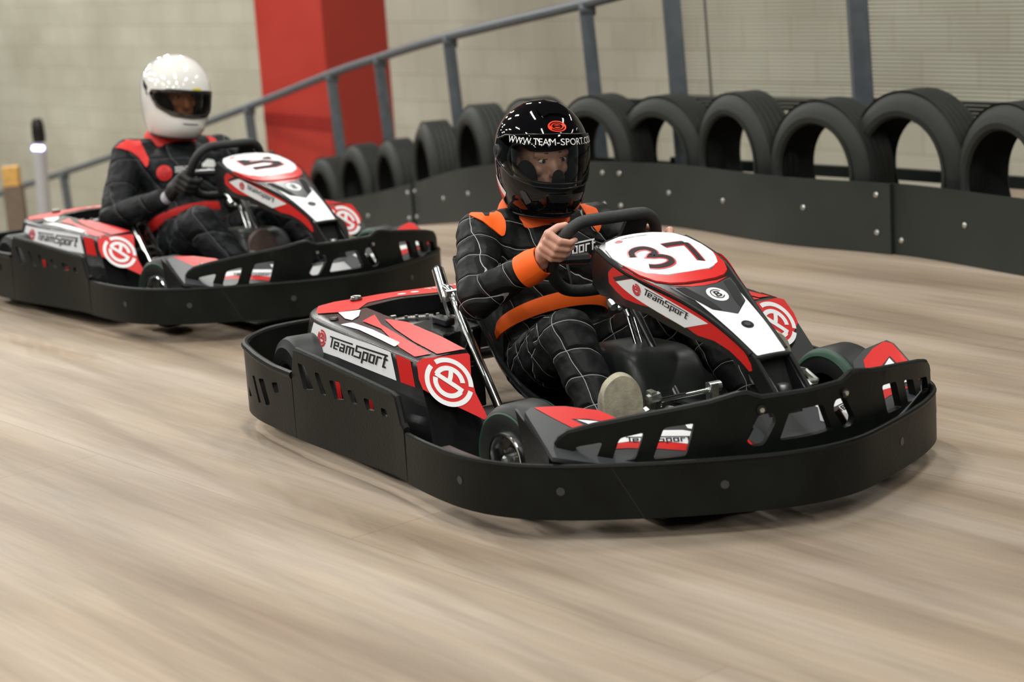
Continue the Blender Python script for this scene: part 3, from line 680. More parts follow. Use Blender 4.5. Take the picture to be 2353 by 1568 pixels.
def side_pod(parent,sy):
    a=Acc(); n=26; rows=[]
    def fx(z): # front face position by height
        return .096+(.285-z)*.85 if z>.13 else .228+(.13-z)*.35
    for i in range(n+1):
        t=i/n; ring=[]
        def X(z,xr=-.74): return xr+(fx(z)-xr)*t
        for k,z in ((0,.03),(1,.03),(2,.10),(3,.16),(4,.22),(5,.265)):
            x=X(z); y=-.44 if k==0 else S_pods(x,z)[1]-(.035 if z<.14 else .03 if z<.19 else 0)*min(1,(1-abs(2*t-1))*6)*(1 if sy>0 else .4)
            if k==1: y+=.03
            ring.append((x,y,z))
        x=X(.285); y=pod_y(x); zt=pod_z(x,y)
        ring.append((x,y+.002,zt-.006)); ring.append((x,y+.008,zt-.001))
        for q in(.25,.5,.75,1): 
            yy=y+.008+(-.424-y-.008)*q; ring.append((x,yy,pod_z(x,yy)-.0015))
        ring.append((x,-.418,pod_z(x,-.42)-.012)); ring.append((x,-.424,.20)); ring.append((x,-.44,.08))
        rows.append(ring)
    m=len(rows[0]); V=[(p[0],sy*p[1],p[2]) for r in rows for p in r]
    F=[(i*m+k,i*m+(k+1)%m,(i+1)*m+(k+1)%m,(i+1)*m+k) for i in range(n) for k in range(m)]
    F+= [tuple(range(m)),tuple(n*m+k for k in range(m-1,-1,-1))]
    a.add(V,F,'gloss_plastic'); pod=a.build('side_pod',parent,smooth=40)
    T=S_podt
    d=Acc()
    sheet(d,rnd(PT_STRIP,.01),T,'white_vinyl',d=.001,h=.03,sy=sy)
    sheet(d,PT_WHITER,T,'white_vinyl',d=.001,h=.03,sy=sy)
    sheet(d,PT_REDMID,T,'red_vinyl',d=.001,h=.03,sy=sy)
    sheet(d,PT_REDIN,T,'red_vinyl',d=.001,h=.03,sy=sy)
    d.build('top_sticker',pod)
    d=Acc()
    sheet(d,PS_WHITE,S_pods,'white_vinyl',d=.001,h=.03,sy=sy)
    sheet(d,PS_RED,S_pods,'red_vinyl',d=.001,h=.03,sy=sy)
    for q in (PS_LOW if sy>0 else []): sheet(d,q,S_pods,'red_vinyl',d=.038,h=.03,sy=sy)
    q=((-.436,.273),(-.054,.277),(-.055,.243),(-.433,.244))
    if sy<0: q=(q[1],q[0],q[3],q[2])
    b=bilin(*q,w=8.2,h=1.42)
    put2(d,word(),b,S_pods,'print_black',.002,sy)
    put2(d,emblem(.24),affine((-.488,.258),(.034*sy,-.001),(0,.023)),S_pods,'print_red',.002,sy)
    st=d.build('side_sticker',pod); st['label']='white sticker with red emblem and black lettering'
    d=Acc(); A=Vector(PFA); U=(Vector(PFB)-A).normalized(); Cn=Vector(PFC)-A; Vd=-(Cn-U*Cn.dot(U)).normalized(); N=U.cross(Vd)
    if N.x<0: N=-N
    def SP(u,v,dd=0): return tuple(A+U*u+Vd*v+N*dd)
    pr=[((Vector(p)-A).dot(U),(Vector(p)-A).dot(Vd)) for p in PF_RED]
    sheet(d,pr,SP,'red_vinyl',d=.0035,h=.04,sy=sy)
    e=Vector((.146,-.503,.226))-A; ce=(e.dot(U),e.dot(Vd)); r=.074
    em=list([stroke(arc2(0,0,.88,108,-22,30),.19),stroke(arc2(0,0,.88,124,326,36),.19),stroke(arc2(0,0,.55,136,-14,24),.19),stroke(arc2(0,0,.55,150,306,24),.19),
        stroke([(-.42,.42),(-.1,.1),(.2,-.2),(.42,-.44)],.18),stroke([(.0,.0),(.14,.2),(.26,.46)],.18)])
    k=1 if sy>0 else -1
    put2(d,em,affine(ce,(r*.88*k,0),(0,r)),SP,'white_vinyl',.0045,sy)
    st=d.build('front_sticker',pod); st['label']='red sticker with large white ring emblem'
    return pod
DIG={'3':[[(-.95,.35),(-.75,.75),(-.3,.97),(.25,.92),(.5,.6),(.42,.25),(0,.05),(.5,-.1),(.85,-.4),(.7,-.8),(.2,-.98),(-.35,-.95),(-.75,-.75)]],
     '7':[[(-.8,.85),(.0,.92),(.75,.98)],[(.78,1.0),(.6,.2),(.25,-1.0)]],
     '5':[[(.85,.9),(-.7,.9),(-.7,.15),(.2,.2),(.75,-.1),(.75,-.6),(.3,-.95),(-.75,-.9)]]}
def ds(pl,n=3):
    P=smooth_path([(x,y,0) for x,y in pl],n); return [(p.x,p.y) for p in P]
def make_kart(loc,rot,number,label,spoiler_mid):
    root=empty('go_kart',loc,rot,label,'go-kart','rental karts on the track'); L=BAND.L
    # bumper, all round
    def lip(part,s0,s1,z,r=.007):
        t=Acc(); n=max(4,int(abs(s1-s0)/.03)); zz=z if callable(z) else (lambda s:z)
        tube(t,[S_band(s0+(s1-s0)*i/n,zz(s0+(s1-s0)*i/n),-.005) for i in range(n+1)],r,'bumper_plastic',8); t.build('rim_bead',part)
    a=Acc()
    sheet(a,[(-1.178,.032),(1.178,.032),(1.172,.16),(1.1,.155),(-1.1,.155),(-1.172,.16)],S_band,'bumper_plastic',thick=.013,h=.04)
    sheet(a,[(-1.1,0),(1.1,0),(1.1,1),(-1.1,1)],lambda s,t,d=0:S_band(s,.130,-.010-.075*t),'gloss_plastic',h=.05)
    fb=a.build('front_bumper',root,smooth=40); lip(fb,-1.17,1.17,.156)
    g=Acc()
    sheet(g,[(.499,.153),(.503,.153),(.435,.033),(.431,.033)],S_band,'lining',d=.0008,h=.02)
    g.build('seam',fb)
    for s in(.25,.62,.9,-.3,-.62): g=Acc(); put2(g,disc(1,16),affine((s,.10),(.010,0),(0,.010)),S_band,'grey_plastic',.0008); g.build('bolt',fb)
    for sg in(1,-1):
        a=Acc()
        if sg<0:
            P=[(-1.18,.034),(-1.18,.15),(-1.5,.15),(-1.80,.17),(-1.80,.03)]; sheet(a,P,S_band,'bumper_plastic',thick=.018,h=.04)
            sb=a.build('side_bumper',root,smooth=40); sb['label']='plain black side bumper on the far side'; lip(sb,-1.18,-1.80,.152); continue
        top=[(1.18,.166),(1.197,.177),(1.212,.215),(1.222,.238),(1.25,.243),(1.43,.254),(1.61,.269),(1.765,.279),(1.772,.272),(1.79,.222),(1.797,.195)]
        P=[(1.18,.034)]+top+[(1.80,.03)]; P=[(sg*s,z) for s,z in P]
        H=[[(sg*s,z) for s,z in rnd(q,.006,2)] for q in SF_SLOTS]
        sheet(a,P,S_band,'bumper_plastic',holes=H,thick=.011,h=.04)
        sb=a.build('side_bumper',root,smooth=40); sb['label']='black side bumper with slanted slots'
        t=Acc(); tube(t,[S_band(sg*s,z,-.009) for s,z in top],.0095,'bumper_plastic',8); t.build('rim_bead',sb)
    a=Acc(); 
    P=[(1.802,.03),(1.802,.205),(1.95,.205),(2.10,.222),(2.3,.225),(L/2,.225),(L-2.3,.225),(L-2.10,.222),(L-1.95,.205),(L-1.802,.205),(L-1.802,.03)]
    H=[rnd(q,.004,2) for q in RR_SLOTS]+[[(L-s,z) for s,z in rnd(q,.004,2)] for q in RR_SLOTS]
    sheet(a,P,S_band,'bumper_plastic',holes=H,thick=.016,h=.04)
    rb=a.build('rear_bumper',root,smooth=40); lip(rb,1.802,L-1.802,lambda s:.205+.018*max(0,min(1,(min(s,L-s)-1.93)/.2)),.011)
    # front guard with windows
    c=FENCE.L/2
    tp=[(0,.270),(.112,.270),(.132,.277),(.150,.285),(.172,.2845),(.235,.272),(.38,.254),(.50,.236),(.560,.223),(.578,.211),(.588,.196)]
    P=[(c+u,z) for u,z in tp]+[(c+.592,.128),(c-.592,.128)]+[(c-u,z) for u,z in tp[:0:-1]]
    W=[[(.088,.236),(.122,.236),(.156,.180),(.142,.163),(.113,.163),(.080,.215)],[(.272,.231),(.343,.226),(.372,.154),(.296,.157)],
       [(.388,.218),(.444,.208),(.465,.154),(.410,.157)],[(.482,.201),(.545,.192),(.563,.154),(.502,.156)]]
    H=[[(c-.046,.235),(c+.046,.235),(c+.075,.168),(c-.075,.168)]]+[[(c+u,z) for u,z in q] for q in W]+[[(c-u,z) for u,z in q] for q in W]
    a=Acc(); sheet(a,P,S_ff,'bumper_plastic',holes=[rnd(q,.009,3) for q in H],thick=.018,h=.035)
    fg=a.build('front_guard',root,smooth=40); fg['label']='black upright guard with cut-out windows'
    t=Acc(); tube(t,[S_ff(s,z,-.009) for s,z in dpl([(c-u,z) for u,z in tp[::-1]]+[(c+u,z) for u,z in tp[1:]],.04)],.0095,'bumper_plastic',8)
    for s in(-.02,.02): pass
    t.build('rim_bead',fg)
    for s in(-.118,.118):
        b=Acc(); cyl(b,S_ff(c+s,.247,.001),S_ff(c+s,.247,.006),.011,'gloss_plastic',16); cyl(b,S_ff(c+s,.247,.006),S_ff(c+s,.247,.010),.006,'zinc',6)
        b.build('bolt',fg)
    # front spoiler behind the guard
    half=[(.625,-.500),(.622,-.518),(.635,-.54),(.80,-.562),(.835,-.50),(.905,-.36),(.95,-.20),(.965,-.06)]
    inn=[(.80,-.06),(.76,-.13),(.735,-.22),(.736,-.334),(.677,-.368),(.640,-.435)]
    a=Acc(); sheet(a,half+[(.965,.06),(.95,.20),(.90,.34),(.83,.46),(.79,.495),(.735,.514),(.640,.528),(.622,.518),(.625,.500)]+[(p[0],-p[1]) for p in inn[::-1]]+inn,S_spl,'charcoal_vinyl',thick=.012,h=.05)
    for sy in(1,-1):
        if sy>0: sheet(a,[(.60,.25),(.63,.238),(.775,.178),(.765,.09),(.66,.09)],lambda x,z,d=0:(x,-.548-.06*(x-.6)-d,z),'gloss_plastic',thick=.006,h=.05,sy=sy)
    sp=a.build('front_spoiler',root,smooth=40)
    d=Acc()
    for sy in(1,-1):
        sheet(d,[(.626,-.512),(.630,-.483),(.640,-.443),(.677,-.368),(.730,-.334),(.722,-.374),(.699,-.410),(.688,-.449),(.737,-.422),(.745,-.449),(.684,-.482)] if sy>0 else
            [(.626,-.506),(.64,-.522),(.735,-.508),(.79,-.488),(.80,-.47),(.684,-.478),(.735,-.395),(.72,-.375),(.681,-.398),(.645,-.455)],S_spl,'red_vinyl',d=.001,h=.04,sy=sy)
        sheet(d,[(.695,-.438),(.732,-.354),(.742,-.385),(.735,-.405)] if sy>0 else [(.692,-.470),(.79,-.46),(.79,-.42),(.735,-.408)],S_spl,'white_vinyl',d=.002,h=.04,sy=sy)
        sheet(d,[(.765,-.195),(.786,-.145),(.82,-.160),(.795,-.20)],S_spl,'white_vinyl',d=.001,h=.04,sy=sy)
        sheet(d,[(.772,-.40),(.775,-.30),(.798,-.215),(.82,-.18),(.855,-.213),(.822,-.283),(.80,-.36),(.795,-.42)],S_spl,'white_vinyl',d=.001,h=.04,sy=sy)
        sheet(d,[(.796,-.42),(.801,-.36),(.823,-.283),(.856,-.213),(.875,-.232),(.842,-.31),(.82,-.38),(.81,-.44)],S_spl,'red_vinyl',d=.001,h=.04,sy=sy)
        put2(d,word(),affine((.802,-.37) if sy>0 else (.845,-.20),(.0050,.0185) if sy>0 else (-.0050,-.0185),(-.013,.004)),S_spl,'print_black',.002,sy)
        if sy>0: sheet(d,[(.86,-.09),(.90,-.07),(.90,-.13),(.88,-.14)],S_spl,'red_vinyl',d=.001,h=.04,sy=sy)
        sheet(d,[(.81,-.16),(.86,-.13),(.90,-.17),(.88,-.24),(.84,-.20)],S_spl,'white_vinyl',d=.0014,h=.04,sy=-1)
        sheet(d,[(.84,-.24),(.90,-.18),(.92,-.22),(.86,-.28)],S_spl,'red_vinyl',d=.0014,h=.04,sy=-1)
    sheet(d,[(.82,-.085),(.82,.085),(.955,.085),(.955,-.085)],S_spl,spoiler_mid,d=.001,h=.05)
    d.build('sticker',sp)
    # steering fairing
    a=Acc()
    def yS(x): return min(FX_Y(x),9)
    xs=[.245+.02*i for i in range(31)]+[.862]
    left=[(x,FX_Y(x)*min(1,max(.0,(x-.240)/.062))**.42) for x in xs]; P=[(x,-y) for x,y in left]+left[::-1]
    sheet(a,P,S_top,'gloss_plastic',thick=.010,h=.03)
    def ztop(s):
        p=SIDE.at(s); return S_top(p[0],p[1])[2]
    st=[(s,ztop(s)-.001) for s in [.118+.03*i for i in range(19)]+[.682]]
    for sy in(1,-1):
        sheet(a,st+[(.70,.325),(.80,.235),(.735,.225),(.70,.26),(.672,.292),(.64,.308),(.60,.327),(.55,.343),(.48,.355),(.39,.383),(.34,.403),(.24,.415),(.17,.425),(.125,.422),(.085,.445),(.078,.48),(.09,.52)],S_side,'gloss_plastic',thick=.010,h=.03,sy=sy)
    nf=a.build('nose_fairing',root,smooth=40)
    t=Acc()
    for sy in(1,-1): tube(t,[(lambda q:(q[0],sy*q[1],q[2]))(S_side(s,ztop(s)-.004,-.003)) for s in [.118+.02*i for i in range(29)]],.0065,'bumper_plastic',8)
    tube(t,[(.864,-.046,.333),(.866,0,.335),(.864,.046,.333)],.006,'bumper_plastic',8)
    for sy in(1,-1): tube(t,[(.862,sy*.047,.334),(.90,sy*.047,.30),(.96,sy*.046,.24)],.006,'bumper_plastic',8)
    t.build('edge_bead',nf)
    sheet_rim=None
    a=Acc()
    w=[(.262,0),(.266,-.05),(.285,-.100),(.32,-.122),(.37,-.133),(.42,-.132),(.470,-.120),(.498,-.090),(.515,-.06),(.521,0)]
    P=w+[(x,-y) for x,y in w[-2:0:-1]]
    sheet(a,P,S_top,'white_vinyl',d=.003,thick=.004,h=.02)
    r=[(.420,-.133),(.455,-.120),(.487,-.104),(.499,-.086),(.512,-.077),(.522,-.060),(.522,0)]
    b=[(.568,0),(.564,-.044),(.552,-.078),(.528,-.104),(.485,-.124)]
    P=r+[(x,-y) for x,y in r[-2::-1]]+[(x,-y) for x,y in b[::-1]]+b[1:]
    sheet(a,P,S_top,'red_vinyl',d=.0037,thick=.004,h=.02)
    k=Acc()
    np_=a.build('number_panel',nf,smooth=40)
    cs={1:[(0.,)],2:[(-.048,),(.052,)]}[len(number)]
    for ch,(cy,) in zip(number,cs):
        h=.055 if len(number)==2 else .050; wd=.044 if len(number)==2 else .078
        M2=affine((.420 if len(number)==2 else .40,cy),(0,wd),(-h,0))
        def f(p): 
            q=M2(p); return (q[0],q[1])
        V=[stroke(ds(pl) if ch!='5' else pl,.50 if ch!='5' else .62) for pl in DIG[ch]]; put2(k,V,f,S_top,'print_red',.0042)
        V=[stroke(ds(pl) if ch!='5' else pl,.32 if ch!='5' else .46) for pl in DIG[ch]]; put2(k,V,f,S_top,'print_black',.0050)
    put2(k,emblem(.3),affine((.303,-.072),(0,.011),(-.007,0)),S_top,'print_red',.0042)
    tv=text2('TEAM SPORT KARTING',.01); put2(k,tv,affine((.293,-.02),(0,.0075),(-.0075,0)),S_top,'print_black',.0042)
    nm=k.build('number_print',np_); nm['label']='black and red race number '+number
    d=Acc()
    sheet(d,[(.560,-.084),(.574,-.04),(.576,0),(.574,.04),(.560,.084),(.585,.035),(.59,0),(.585,-.035)],S_top,'red_vinyl',d=.001,h=.02)
    sheet(d,[(.563,-.088),(.586,-.038),(.592,0),(.586,.038),(.563,.088),(.60,.080),(.674,.054),(.719,.003),(.686,-.048),(.614,-.078)],S_top,'charcoal_vinyl',d=.001,h=.02)
    for sy in(1,-1): sheet(d,[(.576,-.078),(.583,-.056),(.666,-.030),(.700,-.026),(.682,-.046),(.614,-.072)],S_top,'lining',d=.002,h=.02,sy=sy)
    sheet(d,rnd([(.640,-.066),(.689,-.048),(.721,.003),(.676,.056),(.640,.066),(.75,.0545),(.858,.040),(.858,-.040),(.76,-.0525)],.004),S_top,'white_vinyl',d=.0012,h=.02)
    put2(d,disc(),affine((.636,.002),(0,.026),(-.030,0)),S_top,'white_vinyl',.002)
    put2(d,stroke(arc2(0,0,1,30,330,30),.16),affine((.636,.002),(0,.016),(-.018,0)),S_top,'print_black',.003)
    tb=text2('B',.02); put2(d,tb,affine((.6475,.002),(0,.034),(-.032,0)),S_top,'print_black',.0032)
    d.build('top_sticker',nf)
    b=Acc(); sheet(b,[(-.046,0),(.046,0),(.046,1),(-.046,1)],lambda u,t,dd=0:(.835+.075*t+dd,u,.338-.135*t),'lining',thick=.004,h=.03); b.build('dark_void_panel',nf)  # near-black sheet added to stand for the dark void under the nose
    b=Acc(); p=Vector(S_top(.76,.002)); nn=Vector((.42,0,.9)).normalized(); cyl(b,p-nn*.004,p+nn*.0015,.0155,'black_vinyl',28); cyl(b,p+nn*.0015,p+nn*.003,.009,'grey_plastic',6); b.build('nose_fastener',nf)
    for sy in(1,-1):
        d=Acc()
        sheet(d,SD_RED,S_side,'red_vinyl',d=.001,h=.02,sy=sy)
        sheet(d,SD_BLACK,S_side,'black_vinyl',d=.0018,h=.02,sy=sy)
        sheet(d,SD_WHITE,S_side,'white_vinyl',d=.0020,h=.02,sy=sy)
        o=(.330,.452) if sy>0 else (.470,.405); U=(.0172,-.0061); U=U if sy>0 else (-U[0],-U[1])
        put2(d,word(),affine(o,U,(.0030,.0112)),S_side,'print_black',.003,sy)
        put2(d,emblem(.26),affine((.309,.461) if sy>0 else (.485,.402),(.0135*sy,-.0045*sy),(.002,.0145)),S_side,'print_red',.003,sy)
        st_=d.build('side_sticker',nf)
    for sy in(1,-1): side_pod(root,sy)
    # rear deck joining the pods
    h_=[(-.655,-.0),(-.655,-.16),(-.672,-.30),(-.705,-.40),(-.735,-.44),(-.735,-.49),(-.60,-.47),(-.555,-.435),(-.555,-.345),(-.525,-.20),(-.515,0)]
    a=Acc(); sheet(a,h_[:-1]+[(x,-y) for x,y in h_[::-1]][:-1] if False else [(x,y) for x,y in h_]+[(x,-y) for x,y in h_[-2:0:-1]],S_podt,'gloss_plastic',d=.0,thick=.045,h=.03)
    dk=a.build('rear_deck',root,smooth=40)
    d=Acc(); rb_=[(-.648,0),(-.648,-.16),(-.663,-.30),(-.698,-.40),(-.728,-.45),(-.715,-.505),(-.656,-.535),(-.608,-.551),(-.563,-.505),(-.540,-.452),(-.594,-.40),(-.588,-.331),(-.550,-.20),(-.54,0)]
    sheet(d,rb_+[(x,-y) for x,y in rb_[-2:0:-1]],S_podt,'red_vinyl',d=.0015,h=.03)
    for y in(-.285,-.243): put2(d,disc(1,18),affine((-.605,y),(0,.013),(-.011,0)),S_podt,'white_vinyl',.0025)
    tv=text2('TS KARTING',.02); put2(d,tv,affine((-.61,-.10),(0,.035),(-.035,0)),S_podt,'white_vinyl',.0025)
    d.build('red_sticker',dk)
    b=Acc(); p=Vector(S_podt(-.665,-.405)); lathe(b,[(.010,0),(.018,.002),(.018,.007),(.012,.011),(.001,.011)],p,(0,0,1),'dark_metal',20)
    tube(b,[p+Vector((.014*math.cos(t*.5),.014*math.sin(t*.5),.012)) for t in range(12)],.002,'zinc',6); b.build('fastener',dk); b=Acc(); p=Vector(S_podt(-.50,-.545)); lathe(b,[(.006,0),(.014,.001),(.012,.006),(.001,.007)],p,(0,0,1),'dark_metal',20); b.build('fastener',dk)
    # chassis
    a=Acc(); box(a,(.24,0,.002),(1.25,.64,.006),'frame_paint'); a.build('floor_pan',root,bevel=.002)
    a=Acc()
    for sy in(1,-1):
        tube(a,[(-.70,sy*.30,.05),(-.2,sy*.32,.03),(.3,sy*.30,.03),(.62,sy*.17,.03),(.88,sy*.16,.06)],.014,'frame_paint',10,smooth=6)
        tube(a,[(-.45,sy*.33,.06),(-.4,sy*.56,.06),(.05,sy*.56,.06),(.12,sy*.34,.04)],.011,'frame_paint',10,smooth=5)
        tube(a,[(.50,sy*.20,.04),(.52,sy*.44,.10)],.013,'frame_paint',10)
    tube(a,[(.88,-.30,.09),(.93,-.15,.09),(.94,0,.09),(.93,.15,.09),(.88,.30,.09)],.011,'frame_paint',10,smooth=4)
    tube(a,[(-.66,-.5,.10),(-.66,.5,.10)],.013,'frame_paint',10)
    tube(a,[(.2,0,.03),(.2,0,.22)],.012,'frame_paint',8)
    for sy in(1,-1): tube(a,[(.88,sy*.16,.06),(.93,sy*.16,.14),(.935,sy*.12,.20)],.010,'frame_paint',8)
    a.build('frame',root)
    a=Acc(); cyl(a,(-.55,-.52,.12),(-.55,.52,.12),.017,'dark_metal',16); a.build('rear_axle',root)
    fl=math.radians(9)
    wheel(root,.52,-.540,.130,.13,fl,-1,True); wheel(root,.52,.500,.130,.13,fl,1,True)
    wheel(root,-.56,-.680,.140,.20,0,-1,False); wheel(root,-.56,.620,.140,.20,0,1,False)
    # seat shell
    a=Acc(); St=[((-.490,.435),(1,-.1),.165,.035),((-.465,.36),(1,.15),.18,.07),((-.41,.25),(.9,.42),.20,.145),((-.34,.13),(.75,.66),.205,.19),((-.25,.055),(.5,.87),.205,.19),((-.12,.025),(.1,1),.205,.155),((.0,.03),(-.05,1),.20,.105),((.09,.05),(-.1,1),.18,.05)]
    n=20; V=[]
    for (cx,cz),nn,w,hh in St:
        q=Vector((nn[0],nn[1])).normalized()
        for i in range(n+1):
            u=-1+2*i/n; o=hh*abs(u)**3.2
            V.append((cx+q.x*o,u*w*(1+.06*abs(u)**3),cz+q.y*o))
    F=[(i*(n+1)+k,i*(n+1)+k+1,(i+1)*(n+1)+k+1,(i+1)*(n+1)+k) for i in range(len(St)-1) for k in range(n)]
    a.add(V,F,'seat_plastic'); se=a.build('seat',root,smooth=80,sub=2)
    m=se.modifiers.new('t','SOLIDIFY'); m.thickness=.010; m.offset=0
    t=Acc(); m_=n+1
    tube(t,[V[i*m_] for i in range(len(St))],.009,'seat_plastic',8,smooth=6); tube(t,[V[i*m_+n] for i in range(len(St))],.009,'seat_plastic',8,smooth=6); tube(t,[V[k] for k in range(0,m_,2)],.010,'seat_plastic',8)
    t.build('seat_edge',se)
    # chrome side stay with lever bracket
    for sy in(1,-1):
        a=Acc(); tube(a,[(-.335,sy*.272,.378),(-.300,sy*.275,.376),(-.262,sy*.278,.362),(-.235,sy*.283,.335),(-.10,sy*.31,.255),(.09,sy*.345,.145),(.13,sy*.352,.115)],.0125,'chrome',12,smooth=4)
        st=a.build('seat_stay',root); st['label']='chrome seat stay tube'
        a=Acc(); cyl(a,(-.372,sy*.272,.425),(-.318,sy*.276,.345),.0175,'chrome',18); cyl(a,(-.376,sy*.272,.431),(-.372,sy*.272,.425),.012,'dark_metal',16)
        for k in(-1,1): 
            box(a,(-.292,sy*(.276+k*.013),.318),(.016,.003,.085),'zinc',rot=(0,-.5,0))
        cyl(a,(-.27,sy*.255,.372),(-.27,sy*.300,.372),.010,'zinc',6); lathe(a,[(.004,-.01),(.022,-.008),(.024,0),(.018,.006),(.004,.008)],(-.235,sy*.235,.368),(0,-sy,0),'zinc',18)
        a.build('stay_clamp',st)
    # engine beside the seat
    a=Acc(); 
    lathe(a,[(.004,-.10),(.062,-.10),(.074,-.09),(.078,-.05),(.078,.02),(.070,.03),(.070,.09),(.05,.10),(.004,.10)],(-.31,-.335,.185),(.35,.94,.0),'gloss_plastic',32)
    box(a,(-.20,-.33,.20),(.13,.15,.10),'gloss_plastic',rot=(0,.15,.3)); box(a,(-.195,-.335,.262),(.06,.035,.022),'black_vinyl',rot=(0,.1,.3))
    box(a,(-.27,-.34,.08),(.30,.17,.12),'gloss_plastic'); box(a,(-.13,-.31,.225),(.05,.01,.07),'zinc',rot=(0,.5,.4))
    a.v=[(x-.07,y+.02,z+.038) for x,y,z in a.v]; en=a.build('engine',root,bevel=.006)
    a=Acc()
    for k in range(7):
        t=k*.42+.2; cyl(a,(-.36+.078*math.cos(t)*.3,-.41+.02*math.cos(t),.185+.075*math.sin(t)),(-.355+.078*math.cos(t)*.3,-.425,.185+.076*math.sin(t)),.006,'zinc',6)
        cyl(a,(-.30+.01*k,-.40+.028*k,.262),(-.30+.01*k,-.40+.028*k,.270),.005,'zinc',6)
    a.v=[(x-.07,y+.02,z+.038) for x,y,z in a.v]; a.build('engine_bolts',en)
    # fuel tank cover between the legs
    a=Acc(); prof=[(.10,.225),(.12,.258),(.20,.262),(.30,.268),(.350,.268),(.385,.255),(.405,.225),(.418,.18),(.425,.13),(.44,.105),(.50,.10),(.56,.105)]
    n=14; V=[]
    for i,(x,z) in enumerate(prof):
        w=.118 if i<9 else .118-.018*(i-8)
        for k in range(n+1):
            u=-1+2*k/n; V.append((x,w*u,z-(.035*abs(u)**5)-(.10*max(0,abs(u)-.93)/.07 if i<9 else 0)))
    F=[(i*(n+1)+k,i*(n+1)+k+1,(i+1)*(n+1)+k+1,(i+1)*(n+1)+k) for i in range(len(prof)-1) for k in range(n)]
    a.add(V,F,'tank_plastic'); tk=a.build('tank_cover',root,smooth=70,sub=1); m=tk.modifiers.new('t','SOLIDIFY'); m.thickness=.006
    a=Acc(); box(a,(.26,0,.10),(.26,.20,.19),'lining'); a.build('fuel_tank',root,bevel=.02)
    a=Acc(); sheet(a,[(.42,-.01),(.56,.0),(.70,.01),(.84,.01),(.84,.06),(.70,.07),(.56,.10),(.42,.11)],lambda x,y,d=0:(x,y,.135+.05*math.sin((x-.42)*4)*0+.02*(1-abs(y)/.08)+d),'grey_plastic',thick=.008,h=.03); a.build('centre_tray',root,smooth=60)
    # steering
    cx,cz=.10,.49; e=.49; f_=.87
    def SW(u,v,w=0): return (cx+e*v-w*f_,u,cz+f_*v+w*e)   # w towards the driver
    rp=[(0,.117),(-.075,.117),(-.108,.108),(-.138,.075),(-.153,.02),(-.15,-.035),(-.125,-.08),(-.08,-.112),(0,-.122)]
    rp=rp+[(-u,v) for u,v in rp[-2:0:-1]]
    pts=Curve2(rp,closed=True,n=6).P[:-1]
    sw=empty('steering_wheel',(0,0,0)); sw.parent=root
    a=Acc(); tube(a,[SW(u,v) for u,v in pts],.0165,'grip_rubber',14,closed=True); a.build('rim_grip',sw)
    a=Acc()
    for q in([(-.145,.0),(-.05,-.01)],[(.145,0),(.05,-.01)],[(0,-.115),(0,-.05)]):
        p0,p1=Vector(SW(*q[0])),Vector(SW(*q[1])); tube(a,[p0,p1],[.012,.016],'black_vinyl',8)
    sheet(a,rnd([(-.030,.020),(.045,.020),(.04,-.055),(-.03,-.055)],.012),lambda u,v,d=0:SW(u,v,d),'black_vinyl',thick=.03,d=.012,h=.03)
    sheet(a,rnd([(.045,.112),(.105,.112),(.115,.02),(.05,-.03),(.02,-.02)],.012),lambda u,v,d=0:SW(u,v,d),'black_vinyl',thick=.012,d=.006,h=.03)
    a.build('spokes',sw)
    a=Acc(); tube(a,[SW(0,0,-.01),(.27,0,.33),(.44,0,.15)],.011,'dark_metal',12); cyl(a,SW(0,0,-.012),SW(0,0,-.05),.03,'black_vinyl',20)
    a.build('steering_column',root)
    a=Acc(); cyl(a,(.223,-.012,.344),(.269,-.012,.255),.0075,'chrome',12); cyl(a,(.223,.006,.344),(.269,.006,.255),.0055,'chrome',12); cyl(a,(.217,-.004,.352),(.227,-.004,.336),.017,'chrome',18)
    cyl(a,(.12,-.02,.40),(.20,-.02,.355),.006,'zinc',8); cyl(a,(.17,-.03,.372),(.19,-.03,.36),.013,'zinc',8); cyl(a,(.23,.02,.35),(.26,.07,.34),.005,'zinc',8)
    a.build('column_support',root)
    a=Acc()
    for sy in(1,-1): tube(a,[(.43,sy*.03,.12),(.45,sy*.40,.12)],.006,'zinc',8)
    a.build('tie_rod',root)
    # pedals
    for sy in(-1,1):
        a=Acc(); y0=sy*.19
        if sy<0:
            cyl(a,(.515,-.135,.178),(.50,.055,.178),.008,'chrome',12); cyl(a,(.545,-.12,.150),(.525,.045,.150),.009,'zinc',12); box(a,(.50,.062,.165),(.03,.02,.06),'zinc'); cyl(a,(.50,.05,.185),(.50,.085,.185),.014,'zinc',12)
            box(a,(.55,-.150,.195),(.020,.018,.05),'zinc',rot=(0,.2,.2)); cyl(a,(.56,-.165,.200),(.56,-.13,.205),.012,'zinc',6); box(a,(.565,-.175,.168),(.03,.03,.012),'chrome',rot=(.4,.3,.2)); cyl(a,(.60,-.20,.175),(.565,-.16,.172),.006,'chrome',8)
            box(a,(.535,-.135,.16),(.028,.028,.055),'dark_metal'); cyl(a,(.535,-.155,.178),(.535,-.115,.178),.011,'chrome',12); box(a,(.54,-.10,.145),(.02,.05,.03),'zinc',rot=(.3,0,.4))
            cyl(a,(.57,-.20,.13),(.56,-.12,.14),.007,'chrome',10); cyl(a,(.59,-.235,.125),(.575,-.20,.13),.011,'zinc',6); box(a,(.585,-.18,.128),(.05,.012,.02),'zinc',rot=(0,.3,.5))
        else:
            cyl(a,(.72,.11,.258),(.66,.21,.234),.007,'zinc',12); cyl(a,(.76,.12,.226),(.70,.235,.206),.009,'zinc',12); box(a,(.715,.165,.238),(.10,.012,.02),'zinc',rot=(0,.6,.3)); tube(a,[(.66,.21,.234),(.66,.235,.226),(.70,.24,.206)],.008,'zinc',8); cyl(a,(.70,.17,.20),(.70,.17,.04),.010,'dark_metal',8)
